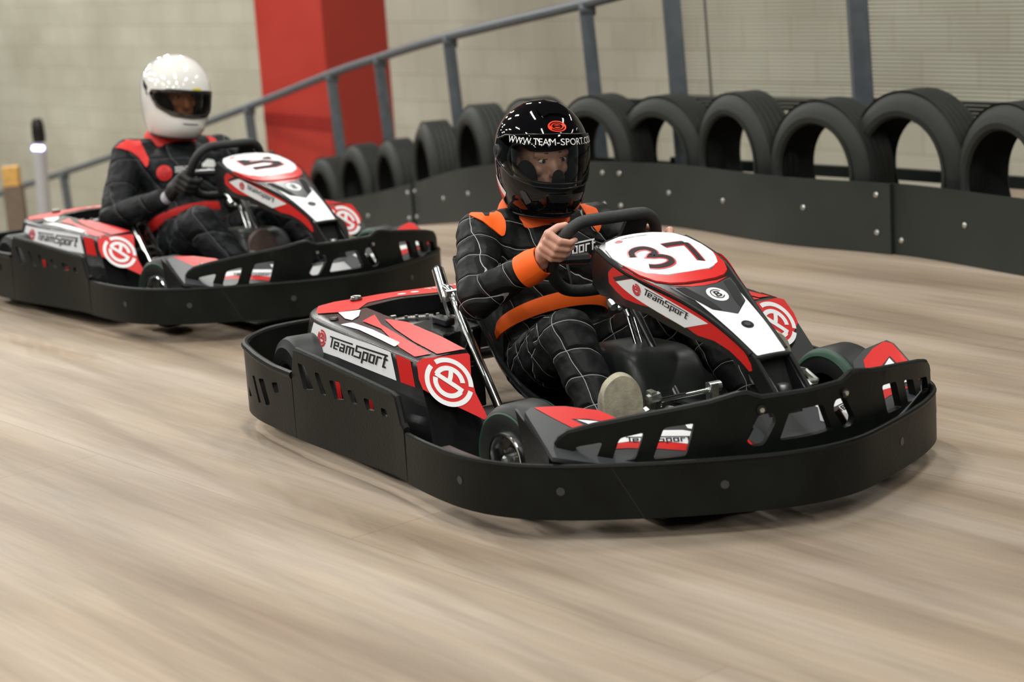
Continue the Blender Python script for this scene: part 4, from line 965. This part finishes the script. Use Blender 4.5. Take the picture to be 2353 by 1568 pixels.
            cyl(a,(.63,.10,.218),(.61,.20,.218),.008,'zinc',12); cyl(a,(.67,.12,.19),(.65,.245,.19),.009,'zinc',12); box(a,(.64,.17,.205),(.05,.012,.03),'zinc'); box(a,(.645,.21,.205),(.055,.01,.03),'zinc',rot=(0,0,.3)); box(a,(.66,.14,.17),(.03,.05,.04),'dark_metal')
        tube(a,[(.60,y0-.05,.03),(.585,y0-.05,.13),(.585,y0+.05,.13),(.60,y0+.05,.03)],.006,'dark_metal',8)
        a.build('pedal',root)
    a=Acc(); lathe(a,[(.014,-.03),(.018,0),(.014,.012),(.001,.014)],(.90,.0,.262),(0,0,1),'zinc',16); a.build('nose_bracket',root)
    return root
# ---------------------------------------------------------------- drivers
def helmet_S(H,k,yaw,pitch=0.,roll_=0.,up_=1.):
    PR=[(-.150,.098,.062,.078),(-.143,.118,.074,.088),(-.120,.140,.094,.100),(-.085,.148,.112,.112),(-.04,.143,.128,.121),(.0,.136,.140,.125),(.04,.129,.146,.124),(.075,.116,.138,.115),(.105,.094,.116,.096),(.130,.062,.080,.068),(.145,.032,.042,.037),(.150,.0,.0,.0)]
    f=[(z,a) for z,a,b,c in PR];b_=[(z,b) for z,a,b,c in PR];w=[(z,c) for z,a,b,c in PR]
    R=Euler((0,pitch,yaw)).to_matrix()@Euler((roll_,0,0)).to_matrix()
    def S(a,z,d=0):
        zz=max(-.150,min(.150,z)); t=math.radians(a); c,s=math.cos(t),math.sin(t)
        X=max(0,hermite(f,zz) if c>0 else hermite(b_,zz)); Y=max(0,hermite(w,zz)); n=2.25
        def se(v,r): return r*(abs(v)**(2/n))*(1 if v>=0 else -1)
        p=Vector((se(c,X),se(s,Y),zz)); nrm=Vector((p.x,p.y,p.z*.8)); 
        if nrm.length>1e-6: p=p+nrm.normalized()*d
        p.z*=(up_ if p.z>0 else 1); q=R@(p*k); return (H[0]+q.x,H[1]+q.y,H[2]+q.z)
    return S
def make_helmet(parent,H,k,yaw,style):
    S=helmet_S(H,k,yaw,style['hp'],style['hr'],style['hu']); mt=style['helmet']
    a=Acc(); rows=[]; zs=[-.150,-.143,-.13,-.115,-.1,-.085,-.07]+[-.06+.01*i for i in range(18)]+[.125,.131,.137,.142,.146,.1485,.1499]
    op=style['opening']
    # shell as a grid with the eye opening left out, thick
    outer=[(-180,-.15),(180,-.15),(180,.1499),(-180,.1499)]
    T=lambda u,z,d=0:S(u*1000,z,d)       # u in kilodegrees so both axes have a similar scale
    hole=[(x/1000,z) for x,z in op]
    sheet(a,[(-.18,-.15),(.18,-.15),(.18,.1497),(-.18,.1497)],T,mt,holes=[rnd(hole,.012,5)],h=.0075)
    n=len(a.v); A=list(a.v)
    hl=a.build('helmet',parent,smooth=60)
    bm=bmesh.new(); bm.from_mesh(hl.data); bmesh.ops.remove_doubles(bm,verts=bm.verts,dist=.0008); bmesh.ops.recalc_face_normals(bm,faces=bm.faces)
    for f in bm.faces: f.smooth=True
    bm.to_mesh(hl.data); bm.free()
    m=hl.modifiers.new('t','SOLIDIFY'); m.thickness=.022*k; m.offset=-1; m.material_offset=1; m.material_offset_rim=1
    hl.data.materials.append(MAT['lining'])
    hl['label']=style['hlabel']
    # visor
    a=Acc(); sheet(a,[(x/1000,z) for x,z in style['visor']],T,style['vmat'],d=style['vd'],h=.006)
    v=a.build('visor',hl,smooth=60); m=v.modifiers.new('t','SOLIDIFY'); m.thickness=.0015; m.offset=-1
    t=Acc(); L=dpl([(x/1000,z) for x,z in style['visor']]+[(style['visor'][0][0]/1000,style['visor'][0][1])],.01)
    tube(t,[T(x,z,style['vd']) for x,z in L[:-1]],.0018*k,'visor_rim',6,closed=True)
    q=rnd(hole,.012,5); tube(t,[T(x,z,.0) for x,z in dens(q,.01)],.0045*k,'visor_rim',8,closed=True)
    for sg in(-1,1) if style['name']=='one' else ():
        p=Vector(T(sg*.092,.02,style['vd']+.001)); c0=Vector(H); nn=(p-Vector((c0.x,c0.y,p.z))).normalized()
        cyl(t,p-nn*.004,p+nn*.004,.019*k,style['pivot'],20); cyl(t,p+nn*.004,p+nn*.006,.010*k,'visor_rim',16)
    t.build('visor_seal',v)
    # vents, trims
    def piece(nm,fn):
        t=Acc(); fn(t); return t.build(nm,hl)
    if style['name']=='one':
        piece('top_vent',lambda t:sheet(t,[(-.035,.128),(-.028,.142),(.028,.142),(.035,.128),(.02,.113),(.008,.12),(-.008,.12),(-.02,.113)],T,mt,thick=.006,d=.006,h=.006))
        piece('chin_vent',lambda t:sheet(t,[(-.018,-.078),(.018,-.078),(.012,-.098),(-.012,-.098)],T,'gloss_plastic',thick=.004,d=.004,h=.008))
        for sg in(-1,1): piece('side_vent',lambda t:sheet(t,rnd([(sg*.040,-.10),(sg*.048,-.072),(sg*.056,-.072),(sg*.050,-.11)],.004),T,'grey_plastic',thick=.002,d=.003,h=.008))
    else:
        piece('chin_vent',lambda t:sheet(t,[(-.014,-.086),(.014,-.086),(.012,-.090),(-.012,-.090)],T,'visor_rim',d=.001,h=.008))
        for sg in(-1,1): piece('visor_hinge',lambda t:sheet(t,[(sg*.084,.030),(sg*.097,.052),(sg*.094,.030),(sg*.080,.000),(sg*.086,.005)],T,'visor_rim',d=.003,thick=.003,h=.008))
    piece('bottom_trim',lambda t:tube(t,[T(x/1000,-.147,-.002) for x in range(-180,180,8)],.0055*k,'visor_rim',8,closed=True))
    if style['name']=='one':
        tv=text2('WWW.TEAM-SPORT.CO.UK'); w=max(p[0] for p in tv[0])
        o=piece('visor_lettering',lambda d:put2(d,tv,affine((0,.049),(.071/w,0),(0,.0225)),T,'print_white',style['vd']+.0012)); o['label']='white web address lettering'
        def em(d):
            put2(d,disc(1,40),affine((-.001,.094),(.0125,0),(0,.0125)),T,'emblem_red',.0012)
            put2(d,[stroke(arc2(0,0,.72,40,170,16),.13),stroke(arc2(0,0,.72,220,350,16),.13),stroke([(-.5,0),(.5,0)],.2),stroke(arc2(0,0,.42,0,180,14),.12),stroke(arc2(0,0,.42,180,360,14),.12)],affine((-.001,.094),(.0125,0),(0,.0125)),T,'helmet_black',.0020)
        piece('round_emblem',em)['label']='red-orange round emblem'
        for sg in(-1,1):
            def fl(d):
                sheet(d,[(sg*.083,-.088),(sg*.105,-.045),(sg*.108,-.055),(sg*.088,-.102)],T,'print_white',d=.0012,h=.008)
                sheet(d,[(sg*.088,-.102),(sg*.108,-.055),(sg*.112,-.065),(sg*.095,-.112)],T,'emblem_red',d=.0012,h=.008)
            piece('side_flash',fl)
    else:
        piece('yellow_badge',lambda d:sheet(d,rnd([(.002,.034),(.016,.034),(.017,.043),(.001,.043)],.002),T,'badge_yellow',d=.0012,h=.006))
    # padding round the face
    R=Euler((0,style['hp'],yaw)).to_matrix()
    def hq(x,y,z): return Vector(H)+R@(Vector((x,y,z))*k)
    for nm,c0,r0 in(('cheek_pad',(.062,-.072,-.040),(.050,.026,.052)),('cheek_pad',(.062,.072,-.040),(.050,.026,.052)),('brow_pad',)+style['brow']):
        g=Acc(); ball(g,hq(*c0),tuple(q*k for q in r0),'lining',rot=(0,0,yaw)); g.build(nm,hl,smooth=60)
    # breath guard
    g=Acc(); R=Euler((0,style['hp'],yaw)).to_matrix()
    def hp(x,y,z): return Vector(H)+R@(Vector((x,y,z))*k)
    if style['name']=='one': 
        sheet(g,rnd([(-.024,-.07),(-.014,-.020),(.0,-.012),(.014,-.020),(.024,-.07)],.008),lambda y,z,d=0:tuple(hp(.118-.004*abs(y)*0+d-6*y*y,y,z)),'visor_rim',thick=.003,h=.008)
        g.build('breath_guard',hl)
    return hl
def hand_shapes(a,C,A,O,F,W,glove,k=1.0):
    """closed hand round a bar: C bar centre, A along the bar (thumb end), O outwards, F to the finger side, W wrist"""
    C,A,O,F,W=map(Vector,(C,A,O,F,W)); A.normalize(); F.normalize(); O=(O-A*O.dot(A)).normalized(); F=(F-A*F.dot(A)-O*F.dot(O)).normalized()
    g=1.15 if glove else 1.0
    row=[.030,.010,-.010,-.028]; ln=[1,1.06,1,.82]; mcp=[]
    for i,(o,l) in enumerate(zip(row,ln)):
        B=C+A*o*k; M_=B+(O*.050+F*.004)*k*(1 if i<3 else .94)-A*(.004*(i-1.5)*0)
        P=[M_,B+(O*.034+F*.032)*k*l,B+(O*.004+F*.037)*k*l+A*(.002),B+(-O*.020+F*.023)*k*l+A*.003]
        r=[.0108,.0098,.0088,.0078]
        for j in range(3): capsule(a,P[j],P[j+1],r[j]*k*g*(.93 if i==3 else 1),r[j+1]*k*g*(.93 if i==3 else 1))
        ball(a,P[0],.0118*k*g); ball(a,P[1],.0104*k*g); mcp.append(P[0])
        if not glove: nails.append((P[3],(P[3]-P[2]).normalized(),F,r[3]*k))
    pw=W
    for i,M_ in enumerate(mcp): capsule(a,pw+(M_-pw)*.12+A*(.006-.005*i),M_,.018*k*g,.0118*k*g)
    capsule(a,(mcp[1]+pw)/2+A*.002,pw,.021*k*g,.021*k*g)
    ball(a,(mcp[0]+mcp[3])/2*.5+pw*.5,(.024*k,.022*k,.024*k))
    # thumb on the driver's side of the bar
    T0=pw+(mcp[0]-pw)*.30+A*.008-F*.012; T1=C+(O*.030-F*.026)*k+A*.014*k; T2=C+(O*.006-F*.031)*k+A*.034*k; T3=C+(-O*.010-F*.026)*k+A*.046*k
    capsule(a,T0,T1,.0165*k*g,.0125*k*g); capsule(a,T1,T2,.0118*k*g,.0105*k*g); capsule(a,T2,T3,.0105*k*g,.0088*k*g)
nails=[]
def proj_sheet(acc,poly,fr,bvh,m,off=.0025,h=.010,VF=None,M2=None):
    if isinstance(VF,list):
        for i,q in enumerate(VF): proj_sheet(acc,poly,fr,bvh,m,off+i*.0001,h,q,M2)
        return
    P0,D,X,Y=map(Vector,fr); 
    def pr(a,b,o=off):
        q=P0+X*a+Y*b+Vector((0,0,DZ)); r=bvh.ray_cast(q-D*1.0,D)
        return (r[0]-D*o) if r[0] is not None else None
    vs,fs=tri2(poly,[],h) if VF is None else ([M2(p) for p in VF[0]],VF[1])
    V=[pr(*p) for p in vs]; ok=[v is not None for v in V]; V=[v if v is not None else Vector((0,0,0)) for v in V]
    F=[]
    for f in fs:
        if all(ok[i] for i in f) and max((V[f[i]]-V[f[(i+1)%len(f)]]).length for i in range(len(f)))<(.15 if VF is None else .10): F.append(f)
    if VF is None and F:
        par=list(range(len(V)))
        def fd(i):
            while par[i]!=i: par[i]=par[par[i]]; i=par[i]
            return i
        for f in F:
            for i in f[1:]: par[fd(i)]=fd(f[0])
        cnt={}
        for f in F: cnt[fd(f[0])]=cnt.get(fd(f[0]),0)+1
        best=max(cnt,key=cnt.get); F=[f for f in F if fd(f[0])==best]
        used=sorted({i for f in F for i in f}); ix={i:j for j,i in enumerate(used)}; V=[V[i] for i in used]; F=[tuple(ix[i] for i in f) for f in F]
    acc.add(V,F,m)
def bvh_of(o):
    me=o.data; return BVHTree.FromPolygons([v.co for v in me.vertices],[tuple(p.vertices) for p in me.polygons])
def make_driver(loc,rot,st):
    J=st['J']; k=st['k']; nails.clear()
    a=Acc(); H=Vector(J['head'])
    R=Euler((0,st['hp'],st['yaw'])).to_matrix(); hk=k*.93
    def hh(x,y,z): return H+R@(Vector((x,y,z))*hk)
    # head with face
    ball(a,hh(.0,0,.015),(.098*hk,.076*hk,.105*hk),rot=(0,0,st['yaw'])); ball(a,hh(.03,0,-.055),(.062*hk,.056*hk,.062*hk),rot=(0,0,st['yaw']))
    capsule(a,hh(.088,0,.010),hh(.103,0,-.030),.009*hk,.014*hk); ball(a,hh(.098,.009,-.033),.008*hk); ball(a,hh(.098,-.009,-.033),.008*hk)
    for s in(-1,1):
        capsule(a,hh(.087,s*.012,.026),hh(.076,s*.046,.026),.010*hk,.010*hk); ball(a,hh(.066,s*.038,-.020),(.017*hk,.017*hk,.020*hk))
        ball(a,hh(.0,s*.078,-.01),(.014*hk,.008*hk,.028*hk))
    capsule(a,hh(.083,-.018,-.058),hh(.083,.018,-.058),.008*hk,.008*hk); ball(a,hh(.074,0,-.088),.018*hk)
    sh={s:Vector(J['sh'+n]) for s,n in((-1,'R'),(1,'L'))}; ch=Vector(J['chest']); pe=Vector(J['pelvis']); be=Vector(J['belly']); nk=(sh[-1]+sh[1])/2+Vector((.0,0,.02))
    capsule(a,H-Vector((0.01,0,.07*k)),nk,.048*k,.055*k)
    capsule(a,nk,ch,.07*k,.10*k); capsule(a,ch,be,.10*k,.095*k); capsule(a,be,pe,.095*k,.11*k)
    cuffs={}
    for s,n in((-1,'R'),(1,'L')):
        capsule(a,sh[s],nk,.04*k,.05*k); e=Vector(J['el'+n]); w=Vector(J['wr'+n])
        capsule(a,sh[s],e,.042*k,.036*k); capsule(a,e,w,.036*k,.024*k)
        C=Vector((.1245,s*.146,.5335)); A=Vector((.49*.055,-s*.015,.87*.055)); O=Vector((.49*.26,s*.96,.87*.26)); F=Vector((.87,0,-.49))
        if st['handoff'] and s==-1: C=C+Vector(st['handoff'])
        if s==1: C=C+Vector((-.022,.004,-.040))
        hand_shapes(a,C,A,O,F,w,st['glove'],k); 
        hi=Vector(J['hip'+n]); kn=Vector(J['kn'+n]); an=Vector(J['an'+n])
        capsule(a,pe,hi,.09*k,.075*k); capsule(a,hi,kn,.072*k,.052*k); capsule(a,kn,an,.050*k,.034*k)
        cuffs[s]=(e,w,C)
    body=remesh(a,'person',.0032,2,['skin']); body.location=loc; body.rotation_euler=rot
    me=body.data
    for v in me.vertices: v.co.z+=0
    tag(body,st['label'],'person')
    if st['glove']:
        me.materials.append(MAT['glove_black']); me.materials.append(MAT['glove_grey'])
        for p in me.polygons:
            c=p.center
            for s in(-1,1):
                e,w,C=cuffs[s]; q=w+Vector((0,0,DZ)); ax=(C-w).normalized(); t=(c-q).dot(ax)
                if (c-q).length<.26 and t>-.045: p.material_index=1 if t>.012 else 2
    # eyes and brows
    b=Acc()
    for s in(-1,1):
        ball(b,hh(.083,s*.031,.008),(.009*hk,.013*hk,.007*hk),'eye_white',rot=(0,0,st['yaw'])); ball(b,hh(.0915,s*.031,.008),.0052*hk,'iris_dark')
        capsule(b,hh(.092,s*.018,.030),hh(.080,s*.048,.028),.0032*hk,.0025*hk,'brow',8); capsule(b,hh(.092,s*.020,.0135),hh(.083,s*.044,.012),.0022*hk,.0020*hk,'brow',6)
    b.build('eyes',body,smooth=60)
    if not st['glove']:
        b=Acc()
        for (p,t,F,r) in nails: ball(b,p+t*r*.45+F*r*.62,(r*.62,r*.62,r*.62),'nail_blue',seg=10,rings=6)
        b.build('fingernails',body,smooth=60)['label']='blue varnished nails'
    # race suit
    a=Acc()
    capsule(a,nk+Vector((0,0,-.02)),ch,.082*k,.125*k,seg=20); 
    ball(a,ch,(.115*k,.165*k,.13*k)); ball(a,(ch+be)/2,(.112*k,.158*k,.12*k)); ball(a,be,(.112*k,.155*k,.11*k)); ball(a,pe,(.13*k,.165*k,.10*k)); ball(a,(pe+be)/2,(.12*k,.158*k,.10*k))
    for s,n in((-1,'R'),(1,'L')):
        e=Vector(J['el'+n]); w=Vector(J['wr'+n]); hi=Vector(J['hip'+n]); kn=Vector(J['kn'+n]); an=Vector(J['an'+n]); S_=sh[s]
        capsule(a,S_,nk,.060*k,.068*k); capsule(a,S_,ch+Vector((0,s*.07,0)),.066*k,.09*k)
        ball(a,S_,.068*k); capsule(a,S_,(S_+e)/2,.066*k,.062*k); capsule(a,(S_+e)/2,e,.062*k,.056*k); ball(a,e,.058*k)
        we=w+(e-w)*.16; capsule(a,e,we,.056*k,.040*k)
        capsule(a,pe+Vector((0,s*.06,0)),hi,.10*k,.098*k); capsule(a,hi,(hi+kn)/2,.098*k,.086*k); capsule(a,(hi+kn)/2,kn,.086*k,.070*k); ball(a,kn,.070*k)
        mid=(kn+an)/2+Vector((-.012,0,-.004)); capsule(a,kn,mid,.069*k,.062*k); capsule(a,mid,an,.062*k,.050*k)
        # folds at the elbow and knee
        for t,r in((.78,.060),(.62,.061)): 
            p=S_+(e-S_)*t; ball(a,p,(r*k*1.06,r*k*1.06,.020*k),rot=(.9*s,.5,0))
        for t in(.80,.62): 
            p=hi+(kn-hi)*t; ball(a,p,(.088*k,.088*k,.020),rot=(0,1.1,0))
    suit=remesh(a,'race_suit',.0065,5,[st['suit']],body,disp=.016,dscale=.055)
    suit['label']=st['suitlabel']
    bv=bvh_of(suit)
    fr=st['frame']; tm=st['trim']; z0=Vector((0,0,DZ))
    for poly in st['panels']:
        d=Acc(); proj_sheet(d,rnd(poly,.006,3),fr,bv,tm,off=.0075)
        o=d.build('shoulder_panel',suit,smooth=60,dz=0); m=o.modifiers.new('t','SOLIDIFY'); m.thickness=.003
    d=Acc()
    if st['name']=='one':
        o_,u,v=st['word']; proj_sheet(d,None,fr,bv,'print_white',.004,VF=word(),M2=affine(o_,u,v)); d.build('chest_lettering',suit,smooth=60,dz=0); d=Acc()
        o_,e_=st['kart']; tv=text2('karting',.01,.2); w=max(p[0] for p in tv[0]); L=Vector((e_[0]-o_[0],e_[1]-o_[1])); c=((o_[0]+e_[0])/2,(o_[1]+e_[1])/2)
        proj_sheet(d,None,fr,bv,'suit_red',.004,VF=tv,M2=affine(c,(L.x/2/w,L.y/2/w),(-.0035,.0165)))
        d.build('chest_subtitle',suit,smooth=60,dz=0)
    else:
        (cx,cy),r=st['emb']; proj_sheet(d,None,fr,bv,'suit_red',.004,VF=disc(1,30),M2=affine((cx,cy),(r,0),(0,r)))
        proj_sheet(d,None,fr,bv,'print_red',.006,VF=emblem(.14),M2=affine((cx,cy),(r*.8,0),(0,r*.8)))
        proj_sheet(d,None,fr,bv,'print_white',.005,VF=word(),M2=affine((st['w2a'][3][0]-.004,st['w2a'][3][1]),(.0105,.001),(.001,.0155)))
        proj_sheet(d,rnd(st['w2b'],.004),fr,bv,'print_white',.004)
        d.build('chest_badge',suit,smooth=60,dz=0)
    # collar, cuffs, waistband
    def ring(name,c,ax,r0,r1,h,m,flat=(1,1),a0=0,a1=360,par=suit,rise=0,seg=48,d0=.006):
        ax=Vector(ax).normalized(); fx=Vector((1,0,0)); fx=(fx-ax*fx.dot(ax)).normalized(); fy=ax.cross(fx); c=Vector(c)
        b=Acc(); n=seg; V=[];F=[]
        for i in range(n+1):
            t=math.radians(a0+(a1-a0)*i/n); ct,s_=math.cos(t),math.sin(t)
            for (rr,hh_) in((r0,0),((r0+r1)/2+.004,h*.5),(r1,h),(r1-d0,h*.98),((r0+r1)/2-d0,h*.5),(r0-d0,0)):
                V.append(c+fx*ct*rr*flat[0]+fy*s_*rr*flat[1]+ax*(hh_+rise*max(-.3,ct)))
        for i in range(n):
            for q in range(6): F.append((i*6+q,i*6+(q+1)%6,(i+1)*6+(q+1)%6,(i+1)*6+q))
        b.add(V,F,m); return b.build(name,par,smooth=50)
    ring('collar',nk+Vector((-.012,0,.024*k)),(.14,0,1),.112*k,.088*k,.050*k,tm,flat=(.92,1.0),rise=-.020)
    for s in(-1,1):
        e,w,C=cuffs[s]
        if not st['glove']: ring('cuff',w+(e-w).normalized()*.060,(w-e),.046*k,.040*k,.066*k,tm,d0=.005)
    ring('waistband',be+Vector(st['belt']),(-.10,0,1),.122*k,.119*k,.045*k,tm,flat=(1.03,1.38),a0=-118,a1=st['b1'],rise=.062)
    z=Acc(); tube(z,[be+Vector((.115*k,0,.06)),ch+Vector((.125*k,0,.0)),nk+Vector((.085*k,0,.01))],.004,'frame_paint',6,smooth=5); z.build('zip',suit)
    make_helmet(body,tuple(H),k*st['hk'],st['yaw'],st)
    # shoes
    for s,n in((-1,'R'),(1,'L')):
        c=Vector(J['sho'+n]); up_=Vector((.30,-.22,.95)).normalized(); nx=Vector((.95,-.08,-.30)).normalized(); nx=(nx-up_*nx.dot(up_)).normalized(); yv=up_.cross(nx); an=Vector(J['an'+n])
        out=[(-.030,-.125),(.030,-.125),(.038,-.09),(.034,-.03),(.045,.03),(.051,.075),(.044,.115),(.018,.138),(-.012,.138),(-.042,.118),(-.050,.075),(-.044,.03),(-.034,-.03),(-.038,-.09)]
        out=[(p[0]*k,p[1]*k) for p in Curve2(out,closed=True,n=4).P[:-1]]
        b=Acc(); sheet(b,out,lambda u,v,d=0:tuple(c+yv*u+up_*v+nx*(d-1.2*(v+.02)**2)),st['sole'],thick=.020,h=.02)
        sole=b
        u_=Acc(); 
        ball(u_,c+up_*.045-nx*.064,(.045*k,.044*k,.075*k),rot=(0,.30,0)); ball(u_,c-up_*.07-nx*.068,(.045*k,.036*k,.06*k),rot=(0,.3,0)); capsule(u_,c-up_*.055-nx*.066,an,.043*k,.044*k); capsule(u_,c+up_*.05-nx*.055,c-up_*.05-nx*.068,.036,.042)
        sh_=remesh(u_,'shoe',.006,3,[st['shoe']],body); sh_.name='shoe'; sh_['label']=st['shoelabel']
        so=b.build('sole',sh_,smooth=40,bevel=.004)
    return body
K2ROT=(-.0168,-.0100,-.95581)
# ---------------------------------------------------------------- karts and drivers
DZ=.02
K1=((.21499,5.21886,0),(0,0,-1.10312)); K2=((-1.14822,7.80695,0),K2ROT)
make_kart(*K1,'37','red and black rental go-kart with number 37 on its nose panel, in front','charcoal_vinyl')
make_kart(*K2,'5','red and black rental go-kart with number 5 on its nose panel, behind','white_vinyl')
D1=dict(name='one',brow=((.053,0,.060),(.062,.080,.036)),label='person in black quilted race suit with orange trim and black helmet, driving the front kart',
 k=1.0,hk=1.0,b1=118,belt=(.005,-.012,-.052),yaw=-.10,hp=.06,hr=-.085,hu=1.09,glove=False,handoff=None,suit='quilt_black',suitlabel='black suit with white diamond stitching',trim='suit_orange',sole='shoe_sole',shoe='shoe_upper',shoelabel='beige suede shoe',
 helmet='helmet_black',hlabel='glossy black full-face helmet',vmat='visor_clear',vd=.0045,pivot='grey_plastic',
 opening=[(-64,.048),(0,.056),(64,.048),(72,.01),(62,-.028),(34,-.045),(0,-.050),(-34,-.045),(-62,-.028),(-72,.01)],
 visor=[(-96,.050),(-80,.064),(-40,.073),(0,.076),(40,.073),(80,.064),(96,.050),(98,.02),(90,-.005),(66,-.035),(34,-.055),(0,-.060),(-34,-.055),(-66,-.035),(-90,-.005),(-98,.02)],
 J=dict(head=(-.222,0,.718),shR=(-.262,-.187,.520),shL=(-.255,.178,.505),chest=(-.235,0,.43),belly=(-.20,0,.30),pelvis=(-.19,0,.18),
  elR=(-.075,-.300,.385),elL=(-.03,.295,.40),wrR=(.078,-.180,.488),wrL=(.055,.200,.455),hipR=(-.11,-.105,.165),hipL=(-.11,.105,.165),
  knR=(.235,-.195,.315),knL=(.235,.195,.315),anR=(.455,-.205,.105),anL=(.525,.185,.14),shoR=(.540,-.212,.128),shoL=(.600,.190,.185)),
 frame=DT['F1'],panels=[DT['shR1'],DT['strapR1'],DT['shL1']],word=DT['word1'],kart=DT['kart1'])
make_driver(*K1,D1)
D2=dict(name='two',brow=((.052,0,.062),(.056,.078,.028)),label='person in black race suit with red trim and white helmet, driving the rear kart',
 k=1.10,hk=.99,b1=30,belt=(-.01,0,-.070),yaw=-.02,hp=.10,hr=-.13,hu=1.04,glove=True,handoff=(-.035,-.008,-.085),suit='quilt_dark',suitlabel='black suit with faint stitching',trim='suit_red',sole='dark_sole',shoe='glove_black',shoelabel='black shoe',
 helmet='helmet_white',hlabel='glossy white full-face helmet',vmat='visor_smoke',vd=.004,pivot='visor_rim',
 opening=[(-62,.018),(-30,.026),(0,.028),(30,.026),(62,.018),(68,.0),(56,-.03),(30,-.052),(0,-.058),(-30,-.052),(-56,-.03),(-68,.0)],
 visor=[(-72,.022),(-36,.032),(0,.034),(36,.032),(72,.022),(76,.008),(60,-.036),(32,-.060),(0,-.065),(-32,-.060),(-60,-.036),(-76,.008)],
 J=dict(head=(-.285,0,.772),shR=(-.385,-.185,.535),shL=(-.325,.195,.52),chest=(-.30,0,.45),belly=(-.255,0,.29),pelvis=(-.21,0,.19),
  elR=(-.235,-.335,.315),elL=(-.05,.32,.38),wrR=(.01,-.215,.395),wrL=(.05,.215,.46),hipR=(-.12,-.11,.17),hipL=(-.12,.11,.17),
  knR=(.235,-.20,.300),knL=(.24,.20,.32),anR=(.42,-.10,.12),anL=(.53,.185,.14),shoR=(.500,-.060,.130),shoL=(.61,.190,.16)),
 frame=DT['F2'],panels=[DT['shR2'],DT['shL2']],emb=DT['emb2'],w2a=DT['w2a'],w2b=DT['w2b'])
make_driver(*K2,D2)
